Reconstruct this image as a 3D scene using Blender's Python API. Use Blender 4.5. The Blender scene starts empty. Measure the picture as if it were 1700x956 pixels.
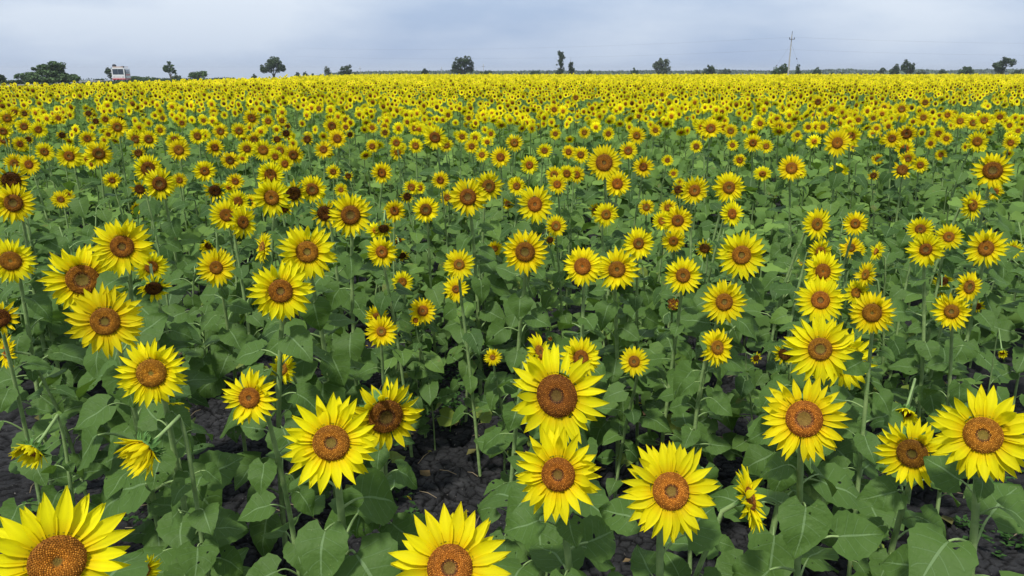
import bpy, math, random
import numpy as np
from mathutils import Vector, Matrix, Quaternion

R = math.radians
scene = bpy.context.scene
COL = scene.collection
random.seed(11)
rng = np.random.default_rng(11)

# ------------------------------------------------------------------ camera
H = 1.95                      # eye height above the soil
FPX = 1284.0                  # focal length in pixels of the 1700 px wide frame
PITCH = R(15.7)
cam_d = bpy.data.cameras.new('camera')
cam_d.sensor_width = 36.0
cam_d.lens = FPX / 1700 * 36
cam_d.clip_start = 0.05
cam_d.clip_end = 8000
cam = bpy.data.objects.new('camera', cam_d)
COL.objects.link(cam)
cam.location = (0, 0, H)
cam.rotation_euler = (math.pi / 2 - PITCH, 0, 0)
scene.camera = cam

# ------------------------------------------------------------------ sky and sun
SUN_EL, SUN_AZ = R(58), R(205)          # azimuth clockwise from +Y: behind the camera, a little to one side
world = bpy.data.worlds.new('World')
scene.world = world
world.use_nodes = True
nt = world.node_tree
nt.nodes.clear()
def N(t, tree=None):
    return (tree or nt).nodes.new(t)
out = N('ShaderNodeOutputWorld'); bg = N('ShaderNodeBackground')
sky = N('ShaderNodeTexSky'); sky.sky_type = 'NISHITA'; sky.sun_disc = False
sky.sun_elevation = SUN_EL; sky.sun_rotation = SUN_AZ
sky.air_density = 1.0; sky.dust_density = 2.0; sky.ozone_density = 1.5
bg.inputs['Strength'].default_value = 0.105
geo = N('ShaderNodeTexCoord'); mp = N('ShaderNodeMapping'); mp.inputs['Scale'].default_value = (1.6, 1.6, 5.5)
nz = N('ShaderNodeTexNoise'); nz.inputs['Scale'].default_value = 1.7; nz.inputs['Detail'].default_value = 7; nz.inputs['Roughness'].default_value = 0.52
nt.links.new(geo.outputs['Generated'], mp.inputs['Vector']); nt.links.new(mp.outputs['Vector'], nz.inputs['Vector'])
ramp = N('ShaderNodeValToRGB')
ramp.color_ramp.elements[0].position = 0.36; ramp.color_ramp.elements[0].color = (3.6, 4.45, 6.0, 1)
ramp.color_ramp.elements[1].position = 0.64; ramp.color_ramp.elements[1].color = (6.4, 6.85, 7.55, 1)
nt.links.new(nz.outputs['Fac'], ramp.inputs['Fac'])
mixs = N('ShaderNodeMix'); mixs.data_type = 'RGBA'; mixs.inputs['Factor'].default_value = 0.86
# the cloud sheet is bluer and darker low down, whiter higher up
sepz = N('ShaderNodeSeparateXYZ'); nt.links.new(geo.outputs['Generated'], sepz.inputs[0])
low = N('ShaderNodeValToRGB'); low.color_ramp.elements[0].position = 0.0; low.color_ramp.elements[0].color = (0.70, 0.775, 0.88, 1)
low.color_ramp.elements[1].position = 0.12; low.color_ramp.elements[1].color = (1, 1, 1, 1)
nt.links.new(sepz.outputs['Z'], low.inputs['Fac'])
mul = N('ShaderNodeMix'); mul.data_type = 'RGBA'; mul.blend_type = 'MULTIPLY'; mul.inputs['Factor'].default_value = 1
nt.links.new(ramp.outputs['Color'], mul.inputs['A']); nt.links.new(low.outputs['Color'], mul.inputs['B'])
nt.links.new(sky.outputs['Color'], mixs.inputs['A']); nt.links.new(mul.outputs['Result'], mixs.inputs['B'])
nt.links.new(mixs.outputs['Result'], bg.inputs['Color']); nt.links.new(bg.outputs['Background'], out.inputs['Surface'])

sl = bpy.data.lights.new('sun', 'SUN'); sl.energy = 3.3; sl.angle = R(5.0); sl.color = (1.0, 0.975, 0.93)
so = bpy.data.objects.new('sun', sl); COL.objects.link(so)
sd = Vector((math.cos(SUN_EL) * math.sin(SUN_AZ), math.cos(SUN_EL) * math.cos(SUN_AZ), math.sin(SUN_EL)))
so.rotation_euler = sd.to_track_quat('Z', 'Y').to_euler()
so.location = (0, 0, 60)

scene.view_settings.view_transform = 'Standard'
scene.view_settings.look = 'None'
scene.view_settings.exposure = 0.40
scene.view_settings.gamma = 1.0
scene.view_settings.use_curve_mapping = False
scene.cycles.max_bounces = 6
scene.cycles.diffuse_bounces = 3
scene.cycles.transmission_bounces = 4
scene.cycles.use_denoising = True

CP, SP = math.cos(PITCH), math.sin(PITCH)
def ray(x, y):
    """direction with unit depth along the camera axis, from a place in the 1700x956 frame"""
    u, v = (x - 850) / FPX, (478 - y) / FPX
    return Vector((u, CP + v * SP, -SP + v * CP))
def on_plane(x, y, z):
    d = ray(x, y); t = (z - H) / d.z
    return Vector((0, 0, H)) + d * t, t
def at_distance(x, y, dist):
    """point on the sight line at ground distance Y = dist"""
    d = ray(x, y); t = dist / d.y
    return Vector((0, 0, H)) + d * t

# ------------------------------------------------------------------ materials
def mat(name):
    m = bpy.data.materials.new(name); m.use_nodes = True
    t = m.node_tree; t.nodes.clear()
    return m, t
def leafy(name, color_from, trans=0.3, trans_tint=(1, 1, 1, 1), rough=0.55, spec=0.3, bump_from=None, bump=0.2):
    m, t = mat(name)
    o = t.nodes.new('ShaderNodeOutputMaterial'); p = t.nodes.new('ShaderNodeBsdfPrincipled')
    p.inputs['Roughness'].default_value = rough; p.inputs['Specular IOR Level'].default_value = spec
    tr = t.nodes.new('ShaderNodeBsdfTranslucent'); mx = t.nodes.new('ShaderNodeMixShader'); mx.inputs[0].default_value = trans
    c = color_from(t)
    t.links.new(c, p.inputs['Base Color'])
    tm = t.nodes.new('ShaderNodeMix'); tm.data_type = 'RGBA'; tm.blend_type = 'MULTIPLY'; tm.inputs['Factor'].default_value = 1
    t.links.new(c, tm.inputs['A']); tm.inputs['B'].default_value = trans_tint
    t.links.new(tm.outputs['Result'], tr.inputs['Color'])
    if bump_from:
        b = t.nodes.new('ShaderNodeBump'); b.inputs['Strength'].default_value = bump; b.inputs['Distance'].default_value = 0.004
        t.links.new(bump_from(t), b.inputs['Height']); t.links.new(b.outputs['Normal'], p.inputs['Normal'])
    t.links.new(p.outputs[0], mx.inputs[1]); t.links.new(tr.outputs[0], mx.inputs[2]); t.links.new(mx.outputs[0], o.inputs[0])
    return m
def M2(t, op, a, b=None):
    n = t.nodes.new('ShaderNodeMath'); n.operation = op
    for i, v in enumerate((a, b)):
        if v is None: continue
        if isinstance(v, (int, float)): n.inputs[i].default_value = v
        else: t.links.new(v, n.inputs[i])
    return n.outputs[0]
def MIX(t, f, a, b, mode='MIX'):
    n = t.nodes.new('ShaderNodeMix'); n.data_type = 'RGBA'; n.blend_type = mode
    for k, v in (('Factor', f), ('A', a), ('B', b)):
        if isinstance(v, (int, float)): n.inputs[k].default_value = v
        elif isinstance(v, tuple): n.inputs[k].default_value = v
        else: t.links.new(v, n.inputs[k])
    return n.outputs['Result']
def noise(t, scale, detail=3, coord='Object', rough=0.5):
    tc = t.nodes.new('ShaderNodeTexCoord'); n = t.nodes.new('ShaderNodeTexNoise')
    n.inputs['Scale'].default_value = scale; n.inputs['Detail'].default_value = detail; n.inputs['Roughness'].default_value = rough
    t.links.new(tc.outputs[coord], n.inputs['Vector'])
    return n.outputs['Fac']
def CR(t, fac, stops):
    n = t.nodes.new('ShaderNodeValToRGB'); e = n.color_ramp.elements
    while len(e) < len(stops): e.new(0.5)
    for k, (p, c) in enumerate(stops):
        e[k].position = p; e[k].color = c
    t.links.new(fac, n.inputs['Fac'])
    return n.outputs['Color']
def attr_col(t, name='Col'):
    a = t.nodes.new('ShaderNodeAttribute'); a.attribute_name = name
    return a.outputs['Color']
def oi(t, what):
    return t.nodes.new('ShaderNodeObjectInfo').outputs[what]

def petal_col(t):
    c = attr_col(t)
    c = MIX(t, 1.0, c, oi(t, 'Color'), 'MULTIPLY')
    return c
MAT_PETAL = leafy('sunflower petal', petal_col, trans=0.42, trans_tint=(1.0, 1.0, 0.4, 1), rough=0.6, spec=0.06)
def disc_col(t):
    return MIX(t, 1.0, attr_col(t), oi(t, 'Color'), 'MULTIPLY')
MAT_DISC = leafy('sunflower disc', disc_col, trans=0.0, rough=0.7, spec=0.15)

def vein(t):
    """distance pattern of midrib and side veins from the leaf's own UV (u across -1..1 stored 0..1, v along)"""
    uv = t.nodes.new('ShaderNodeUVMap'); uv.uv_map = 'UVMap'
    sp = t.nodes.new('ShaderNodeSeparateXYZ'); t.links.new(uv.outputs[0], sp.inputs[0])
    u = M2(t, 'ABSOLUTE', M2(t, 'SUBTRACT', M2(t, 'MULTIPLY', sp.outputs[0], 2.0), 1.0)); v = sp.outputs[1]
    mid = M2(t, 'LESS_THAN', u, 0.045)
    q = M2(t, 'FRACT', M2(t, 'MULTIPLY', M2(t, 'SUBTRACT', v, M2(t, 'MULTIPLY', u, 0.28)), 5.0))
    side = M2(t, 'LESS_THAN', M2(t, 'ABSOLUTE', M2(t, 'SUBTRACT', q, 0.5)), 0.045)
    side = M2(t, 'MULTIPLY', side, M2(t, 'LESS_THAN', u, 0.8))
    return mid, side
def leaf_col(t):
    g = t.nodes.new('ShaderNodeNewGeometry')
    rnd = g.outputs['Random Per Island']
    base = CR(t, rnd, [(0.0, (0.030, 0.070, 0.015, 1)), (0.35, (0.060, 0.120, 0.023, 1)), (0.75, (0.100, 0.180, 0.032, 1)), (0.95, (0.17, 0.28, 0.045, 1)), (1.0, (0.27, 0.26, 0.04, 1))])
    base = MIX(t, M2(t, 'MULTIPLY', noise(t, 22, 4), 0.4), base, (0.052, 0.106, 0.022, 1))
    mid, side = vein(t)
    c = MIX(t, M2(t, 'MULTIPLY', mid, 0.5), base, (0.22, 0.33, 0.15, 1))
    c = MIX(t, M2(t, 'MULTIPLY', side, 0.24), c, (0.18, 0.29, 0.13, 1))
    sp = M2(t, 'GREATER_THAN', noise(t, 240, 1), 0.77)
    c = MIX(t, M2(t, 'MULTIPLY', sp, 0.45), c, (0.26, 0.28, 0.10, 1))
    pt = M2(t, 'MULTIPLY', M2(t, 'GREATER_THAN', noise(t, 14, 4), 0.66), M2(t, 'GREATER_THAN', rnd, 0.55))
    c = MIX(t, M2(t, 'MULTIPLY', pt, 0.5), c, (0.17, 0.16, 0.045, 1))
    bf = g.outputs['Backfacing']
    return MIX(t, M2(t, 'MULTIPLY', bf, 0.45), c, (0.16, 0.235, 0.085, 1))
def leaf_bump(t):
    mid, side = vein(t)
    h = M2(t, 'ADD', M2(t, 'MULTIPLY', noise(t, 70, 3), 1.0), M2(t, 'MULTIPLY', M2(t, 'ADD', mid, side), -0.7))
    return h
MAT_LEAF = leafy('sunflower leaf', leaf_col, trans=0.28, trans_tint=(1.1, 1.3, 0.4, 1), rough=0.6, spec=0.2, bump_from=leaf_bump, bump=0.8)
def add_holes(m):
    t = m.node_tree; o = next(n for n in t.nodes if n.type == 'OUTPUT_MATERIAL'); src = o.inputs[0].links[0].from_socket
    g = t.nodes.new('ShaderNodeNewGeometry'); hole = M2(t, 'MULTIPLY', M2(t, 'GREATER_THAN', noise(t, 42, 1), 0.735), M2(t, 'LESS_THAN', g.outputs['Random Per Island'], 0.6))
    tp = t.nodes.new('ShaderNodeBsdfTransparent'); mx = t.nodes.new('ShaderNodeMixShader')
    t.links.new(hole, mx.inputs[0]); t.links.new(src, mx.inputs[1]); t.links.new(tp.outputs[0], mx.inputs[2]); t.links.new(mx.outputs[0], o.inputs[0])
add_holes(MAT_LEAF)
def stem_col(t):
    return CR(t, noise(t, 30, 3), [(0.3, (0.15, 0.24, 0.075, 1)), (0.7, (0.26, 0.36, 0.13, 1))])
MAT_STEM = leafy('sunflower stem', stem_col, trans=0.0, rough=0.6, spec=0.25, bump_from=lambda t: noise(t, 160, 2), bump=0.25)
def bract_col(t):
    return CR(t, noise(t, 9, 2), [(0.3, (0.06, 0.14, 0.035, 1)), (0.7, (0.12, 0.25, 0.06, 1))])
MAT_BRACT = leafy('sunflower bract', bract_col, trans=0.12, rough=0.55, spec=0.2)
MAT_FIELD = leafy('field plants', lambda t: attr_col(t), trans=0.36, trans_tint=(1.0, 1.05, 0.45, 1), rough=0.6, spec=0.08)

def simple(name, color, rough=0.6, spec=0.3, metallic=0.0, var=0.0, vscale=8):
    m, t = mat(name)
    o = t.nodes.new('ShaderNodeOutputMaterial'); p = t.nodes.new('ShaderNodeBsdfPrincipled')
    p.inputs['Roughness'].default_value = rough; p.inputs['Specular IOR Level'].default_value = spec; p.inputs['Metallic'].default_value = metallic
    c4 = (*color, 1)
    if var:
        dk = tuple(x * (1 - var) for x in color) + (1,); lt = tuple(min(1, x * (1 + var)) for x in color) + (1,)
        t.links.new(CR(t, noise(t, vscale, 4), [(0.3, dk), (0.7, lt)]), p.inputs['Base Color'])
    else: p.inputs['Base Color'].default_value = c4
    t.links.new(p.outputs[0], o.inputs[0])
    return m

# ground: black cracked soil in the field, dull grass and dust outside it
def make_ground_mat():
    m, t = mat('black cotton soil')
    o = t.nodes.new('ShaderNodeOutputMaterial'); p = t.nodes.new('ShaderNodeBsdfPrincipled'); p.inputs['Roughness'].default_value = 0.9; p.inputs['Specular IOR Level'].default_value = 0.15
    soil = CR(t, noise(t, 9, 6, rough=0.65), [(0.3, (0.0095, 0.0095, 0.010, 1)), (0.55, (0.017, 0.017, 0.0175, 1)), (0.8, (0.034, 0.033, 0.033, 1))])
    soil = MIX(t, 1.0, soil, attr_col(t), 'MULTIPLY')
    sp = M2(t, 'GREATER_THAN', noise(t, 150, 2), 0.73)
    soil = MIX(t, M2(t, 'MULTIPLY', sp, 0.35), soil, (0.24, 0.22, 0.20, 1))
    veg = CR(t, noise(t, 0.12, 5), [(0.35, (0.055, 0.085, 0.035, 1)), (0.6, (0.085, 0.11, 0.05, 1)), (0.75, (0.16, 0.14, 0.085, 1))])
    tc = t.nodes.new('ShaderNodeTexCoord'); s = t.nodes.new('ShaderNodeSeparateXYZ'); t.links.new(tc.outputs['Object'], s.inputs[0])
    outside = M2(t, 'MAXIMUM', M2(t, 'LESS_THAN', s.outputs[0], -29.5), M2(t, 'GREATER_THAN', s.outputs[1], 152))
    t.links.new(MIX(t, outside, soil, veg), p.inputs['Base Color'])
    b = t.nodes.new('ShaderNodeBump'); b.inputs['Strength'].default_value = 0.8; b.inputs['Distance'].default_value = 0.012
    t.links.new(noise(t, 55, 5, rough=0.65), b.inputs['Height']); t.links.new(b.outputs[0], p.inputs['Normal'])
    t.links.new(p.outputs[0], o.inputs[0])
    return m

# ------------------------------------------------------------------ mesh helpers
class Buf:
    def __init__(s): s.v, s.f, s.m, s.uv, s.c = [], [], [], [], []
    def add(s, v, f, m=0, uv=None, c=None):
        k = len(s.v)
        s.v.extend([tuple(q) for q in v]); s.f.extend([tuple(i + k for i in q) for q in f]); s.m.extend([m] * len(f))
        s.uv.extend(uv if uv is not None else [(0.5, 0.5)] * len(v))
        s.c.extend(c if c is not None else [(1, 1, 1)] * len(v))
    def mesh(s, name, mats, smooth=True, uv=False, col=False):
        me = bpy.data.meshes.new(name)
        me.from_pydata(s.v, [], s.f)
        for mm in mats: me.materials.append(mm)
        if len(mats) > 1: me.polygons.foreach_set('material_index', s.m)
        if smooth: me.polygons.foreach_set('use_smooth', [True] * len(s.f))
        if uv:
            l = me.uv_layers.new(name='UVMap')
            idx = np.empty(len(me.loops), np.int32); me.loops.foreach_get('vertex_index', idx)
            l.data.foreach_set('uv', np.asarray(s.uv, np.float32)[idx].ravel())
        if col:
            a = me.attributes.new('Col', 'FLOAT_COLOR', 'POINT')
            cc = np.ones((len(s.v), 4), np.float32); cc[:, :3] = np.asarray(s.c, np.float32)
            a.data.foreach_set('color', cc.ravel())
        me.update()
        return me
def link(name, me, parent=None):
    o = bpy.data.objects.new(name, me); COL.objects.link(o)
    if parent is not None: o.parent = parent
    return o
def tag(o, label, cat, group=None, kind=None):
    if label: o['label'] = label
    if cat: o['category'] = cat
    if group: o['group'] = group
    if kind: o['kind'] = kind
    return o
def empty(name, loc, label, cat, group=None):
    o = bpy.data.objects.new(name, None); COL.objects.link(o); o.location = loc; o.empty_display_size = 0.1
    return tag(o, label, cat, group)

def tube(b, pts, rad, sides=6, m=0, cap=False):
    pts = [Vector(p) for p in pts]; n = len(pts); vs, fs = [], []
    up = None
    for i, p in enumerate(pts):
        d = (pts[min(i + 1, n - 1)] - pts[max(i - 1, 0)]).normalized()
        if up is None: up = Vector((1, 0, 0)) if abs(d.x) < 0.8 else Vector((0, 1, 0))
        a = (up - d * up.dot(d)).normalized(); c = d.cross(a); up = a
        for k in range(sides):
            th = 2 * math.pi * k / sides
            vs.append(p + (a * math.cos(th) + c * math.sin(th)) * rad[i])
    for i in range(n - 1):
        for k in range(sides):
            fs.append((i * sides + k, i * sides + (k + 1) % sides, (i + 1) * sides + (k + 1) % sides, (i + 1) * sides + k))
    if cap:
        fs.append(tuple(range((n - 1) * sides, n * sides))); fs.append(tuple(reversed(range(sides))))
    b.add(vs, fs, m)
def bez(p0, p1, p2, p3, n):
    o = []
    for i in range(n):
        t = i / (n - 1); s = 1 - t
        o.append(p0 * s**3 + p1 * 3 * s * s * t + p2 * 3 * s * t * t + p3 * t**3)
    return o
def boxm(b, c, s, m=0):
    x, y, z = c; a, d, e = s[0] / 2, s[1] / 2, s[2] / 2
    v = [(x - a, y - d, z - e), (x + a, y - d, z - e), (x + a, y + d, z - e), (x - a, y + d, z - e), (x - a, y - d, z + e), (x + a, y - d, z + e), (x + a, y + d, z + e), (x - a, y + d, z + e)]
    b.add(v, [(0, 3, 2, 1), (4, 5, 6, 7), (0, 1, 5, 4), (1, 2, 6, 5), (2, 3, 7, 6), (3, 0, 4, 7)], m)

# ------------------------------------------------------------------ sunflower pieces
LT = [0.0, 0.05, 0.11, 0.18, 0.26, 0.34, 0.42, 0.5, 0.58, 0.66, 0.74, 0.82, 0.9, 0.96, 1.0]
LF = [float(np.interp(t, [0.0, 0.07, 0.18, 0.33, 0.5, 0.68, 0.84, 0.94, 1.0], [0.40, 0.76, 0.97, 1.0, 0.86, 0.60, 0.31, 0.12, 0.0])) for t in LT]
LS = [-1, -0.66, -0.3, 0, 0.3, 0.66, 1]
def leaf_shape(L, r, wide=0.53, detail=True):
    """heart-shaped blade, base at the origin, tip towards +x, upper side +z"""
    T, F, S = (LT, LF, LS) if detail else (LT[::3] + [1.0], LF[::3] + [0.0], [-1, -0.45, 0, 0.45, 1])
    fold = r.uniform(0.02, 0.28); droop = r.uniform(0.08, 0.55); wav = r.uniform(0.015, 0.06); ph = r.uniform(0, 6.28)
    side = r.uniform(-0.16, 0.16); wf = wide * r.uniform(0.86, 1.1); ph2 = r.uniform(0, 6.28)
    vs, uv = [], []
    for i, t in enumerate(T):
        for s in S:
            e = abs(s)
            jag = 1 + ((0.028 if i % 2 else -0.028) + r.uniform(-0.02, 0.02) if e == 1 else 0)
            y = s * F[i] * wf * jag
            x = t - 0.20 * (e ** 1.6) * (1 - t) ** 3
            z = fold * abs(y) - droop * t * t + wav * math.sin(ph + 7 * t + 2.2 * s) * e * 1.5 + 0.02 * math.sin(ph2 + 11 * t)
            y += side * t * t
            vs.append((x * L, y * L, z * L)); uv.append((0.5 + 0.5 * s, t))
    w = len(S); fs = []
    for i in range(len(T) - 1):
        for k in range(w - 1):
            fs.append((i * w + k, (i + 1) * w + k, (i + 1) * w + k + 1, i * w + k + 1))
    return vs, fs, uv
def frame(az, el, roll=0.0):
    x = Vector((math.cos(az) * math.cos(el), math.sin(az) * math.cos(el), math.sin(el)))
    y = Vector((-math.sin(az), math.cos(az), 0))
    z = x.cross(y)
    if roll:
        q = Quaternion(x, roll); y = q @ y; z = q @ z
    return Matrix((x, y, z)).transposed()
def SUNWARD(a):
    """blades turn their upper side towards the light"""
    return Matrix.Rotation(a, 3, 'X')
def add_leaf(b, p, az, L, r, detail=True, rise=None, tilt=None):
    """a petiole from the stem point p and the blade at its end"""
    pl = L * r.uniform(0.45, 0.85)
    o = Vector((math.cos(az), math.sin(az), 0)); rise = r.uniform(0.15, 0.8) if rise is None else rise
    e = p + o * pl * 0.85 + Vector((0, 0, pl * rise * 0.8))
    path = bez(p, p + (o + Vector((0, 0, rise * 1.6))) * pl * 0.4, e - (o + Vector((0, 0, -0.1))) * pl * 0.3, e, 6 if detail else 3)
    tube(b, path, [L * 0.030 * (1 - 0.35 * i / (len(path) - 1)) for i in range(len(path))], 5 if detail else 3, 1)
    vs, fs, uv = leaf_shape(L, r, detail=detail)
    m = SUNWARD(r.uniform(0.15, 0.75)) @ frame(az + r.uniform(-0.45, 0.45), r.uniform(-0.7, 0.15) if tilt is None else tilt, r.uniform(-0.35, 0.35))
    b.add([m @ Vector(v) + e for v in vs], fs, 0, uv)

def petal(b, ang, r0, ln, wd, lift, bend, r, twist=0.0, rows=6, cols=5, shade=1.0, orange=0.0, curl=0.0):
    T = np.linspace(0, 1, rows); F = np.interp(T, [0, .18, .42, .66, .84, 1], [.5, .78, 1, .80, .40, .02])
    vs, cs = [], []
    ca, sa = math.cos(ang), math.sin(ang); sb = r.uniform(-0.10, 0.10)
    k1 = r.uniform(0.06, 0.2); cj = [r.uniform(0.95, 1.04) for _ in range(cols)]
    for t, f in zip(T, F):
        th = lift - bend * t
        for j in range(cols):
            s = -1 + 2 * j / (cols - 1)
            y = s * f * wd * 0.5
            z = k1 * wd * (1 - s * s) * f * -1.0 + 0.06 * wd * math.cos(s * 6.28) + twist * y
            x = t * ln
            rx = r0 + x * math.cos(th); zz = x * math.sin(th) + z + 0.02
            yy = y + sb * x * t
            vs.append((rx * ca - yy * sa, rx * sa + yy * ca, zz))
            q = max(0, 1 - t * 2.6)
            g = 0.80 - 0.20 * q - orange * 0.12
            sj = shade * (1 - 0.10 * ((j % 2) if cols > 3 else 0)) * cj[j]  # every second column darker in colour, imitating the shading of lengthwise ridges
            cs.append((0.88 * sj, g * sj, 0.004 + 0.006 * t))
    fs = []
    for i in range(rows - 1):
        for k in range(cols - 1): fs.append((i * cols + k, (i + 1) * cols + k, (i + 1) * cols + k + 1, i * cols + k + 1))
    b.add(vs, fs, 0, None, cs)

def make_petals(df, r, kind='n'):
    b = Buf()
    n1 = r.randint(21, 26) if kind != 'o' else r.randint(14, 18)
    for ring in (0, 1):
        n = n1 if ring == 0 else n1 - r.randint(1, 4)
        off = r.uniform(0, 1)
        for k in range(n):
            if r.random() < (0.05 if kind == 'n' else 0.14): continue
            a = (k + off + 0.5 * ring + r.uniform(-0.24, 0.24)) * 2 * math.pi / n
            full = (1.10 - df * 0.82)
            ln = full * r.uniform(0.82, 1.03) * (1.0 if ring == 0 else 0.93)
            wd = 0.218 * r.uniform(0.78, 1.2) * (0.9 if df > 0.45 else 1.0)
            if kind == 'd':
                lift, bend = r.uniform(0.55, 1.15), r.uniform(-0.5, 0.3)
            elif kind == 'o':
                lift, bend = r.uniform(-0.1, 0.7), r.uniform(-0.6, 0.8)
                ln *= r.uniform(0.7, 1.0); wd *= 0.85
            else:
                lift = (0.34 if ring == 0 else 0.14) + r.uniform(-0.14, 0.16); bend = r.uniform(0.1, 0.62)
                if r.random() < 0.08: bend = -0.5
            petal(b, a, df * 0.80, ln, wd, lift, bend, r, r.uniform(-0.35, 0.35), shade=r.uniform(0.88, 1.05), orange=r.uniform(0, 0.25) + (0.25 if kind == 'o' else 0))
            b.v[-30:] = [(x, y, z - 0.035 * ring) for x, y, z in b.v[-30:]]
    return b.mesh('petals', [MAT_PETAL], col=True)
def make_disc(df, r, kind='n'):
    b = Buf(); df *= 0.90
    def zprof(q):   # q = 0 centre .. 1 rim
        return df * float(np.interp(q, [0, .18, .32, .6, .85, 1.0], [.05, .06, .12, .17, .14, .00])) + 0.05
    core = r.choice([0.2, 0.26, 0.34, 0.5]) if kind != 'o' else r.uniform(0.08, 0.18)
    def colr(q, tip):
        if q < core * 0.75: c = np.array((0.14, 0.095, 0.014)) if not tip else np.array((0.22, 0.18, 0.03))
        elif q < core * 1.1: c = np.array((0.075, 0.026, 0.005)) if not tip else np.array((0.55, 0.28, 0.06))
        else:
            c = np.array((0.31, 0.120, 0.008)) * (1.25 - 0.75 * q) if not tip else np.array((0.78, 0.36, 0.04)) * (1.25 - 0.5 * q)
        if kind == 'o' and not tip: c = c * np.array((0.55, 0.5, 0.7))
        return tuple(c * r.uniform(0.8, 1.2))
    rings, seg = 9, 28
    vs, cs, fs = [(0, 0, zprof(0))], [colr(0, False)], []
    for i in range(1, rings + 1):
        q = i / rings
        for k in range(seg):
            a = 2 * math.pi * k / seg
            vs.append((df * q * math.cos(a), df * q * math.sin(a), zprof(q))); cs.append(colr(q, False))
    for k in range(seg): fs.append((0, 1 + k, 1 + (k + 1) % seg))
    for i in range(rings - 1):
        for k in range(seg):
            a0 = 1 + i * seg + k; a1 = 1 + i * seg + (k + 1) % seg
            fs.append((a0, a0 + seg, a1 + seg, a1))
    b.add(vs, fs, 0, None, cs)
    nf = 460
    for i in range(nf):
        q = math.sqrt((i + 0.5) / nf); a = i * 2.399963
        tall = 0.022 if q < core else (0.05 if q < 0.92 else 0.04)
        tall *= df / 0.42 * r.uniform(0.6, 1.25)
        w = df * 0.040
        x, y, z = df * q * math.cos(a), df * q * math.sin(a), zprof(q) - 0.004
        lean = (q - 0.3) * 0.35
        tx, ty = x + math.cos(a) * tall * lean + r.uniform(-.006, .006), y + math.sin(a) * tall * lean + r.uniform(-.006, .006)
        vv = [(x + w * math.cos(a + k * math.pi / 2), y + w * math.sin(a + k * math.pi / 2), z) for k in range(4)]
        vv.append((tx, ty, z + tall))
        cb = colr(q, False); bright = r.random() < 0.42
        b.add(vv, [(0, 1, 4), (1, 2, 4), (2, 3, 4), (3, 0, 4)], 0, None, [cb] * 4 + [colr(q, bright)])
    return b.mesh('disc', [MAT_DISC], col=True)
def make_back(df, r, closed=False):
    """green receptacle with pointed bracts"""
    b = Buf()
    seg = 16; prof = [(0.10, -0.30), (0.30, -0.27), (0.72, -0.16), (1.02, -0.03), (1.0, 0.05)]
    vs, fs = [], []
    for q, z in prof:
        for k in range(seg):
            a = 2 * math.pi * k / seg; vs.append((df * q * math.cos(a), df * q * math.sin(a), z * df * 1.6))
    for i in range(len(prof) - 1):
        for k in range(seg):
            fs.append((i * seg + k, i * seg + (k + 1) % seg, (i + 1) * seg + (k + 1) % seg, (i + 1) * seg + k))
    fs.append(tuple(reversed(range(seg))))
    b.add(vs, fs, 0)
    for ring, (q, z) in enumerate([(1.0, 0.0), (0.9, -0.1), (0.7, -0.2)]):
        n = 15 - ring * 2
        for k in range(n):
            a = (k + 0.5 * ring + r.uniform(-.2, .2)) * 2 * math.pi / n
            ln = df * r.uniform(0.5, 0.85); wd = df * r.uniform(0.26, 0.38)
            lift = r.uniform(0.9, 1.5) if closed else r.uniform(-0.6, -0.05)
            bend = r.uniform(-0.9, -0.2) if closed else r.uniform(-0.3, 0.7)
            vv = []
            ca, sa = math.cos(a), math.sin(a)
            for t, f in ((0, 0.8), (0.35, 1.0), (0.7, 0.55), (1.0, 0.03)):
                th = lift - bend * t
                for s in (-1, 0, 1):
                    rx = df * q + t * ln * math.cos(th); y = s * f * wd * 0.5
                    vv.append((rx * ca - y * sa, rx * sa + y * ca, z * df * 1.5 + t * ln * math.sin(th) - 0.02 * (1 - abs(s))))
            b.add(vv, [(i * 3 + j, (i + 1) * 3 + j, (i + 1) * 3 + j + 1, i * 3 + j + 1) for i in range(3) for j in range(2)], 0)
    return b.mesh('flower_head', [MAT_BRACT])

HEADS = {}
for df in (0.32, 0.37, 0.42, 0.47, 0.52):
    for v in range(6):
        r = random.Random(int(df * 100) * 31 + v)
        HEADS[('n', df, v)] = (make_back(df, r), make_petals(df, r), make_disc(df, r))
for kind, dfs in (('d', (0.42,)), ('o', (0.5,)), ('b', (0.6,))):
    for df in dfs:
        for v in range(3):
            r = random.Random(900 + v + ord(kind))
            if kind == 'b':
                bp = Buf()
                for k in range(34):
                    a = r.uniform(0, 6.28); q = math.sqrt(r.random()) * 0.5
                    petal(bp, a, q * 0.9, r.uniform(0.18, 0.34), 0.09, r.uniform(0.9, 1.7), 0, r, rows=4, cols=3, orange=0.2)
                pm = bp.mesh('petals', [MAT_PETAL], col=True)
                HEADS[('b', df, v)] = (make_back(0.62, r, True), pm, make_disc(0.55, r, 'o'))
            else:
                HEADS[(kind, df, v)] = (make_back(df, r), make_petals(df, r, kind), make_disc(df, r, 'o'))
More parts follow.
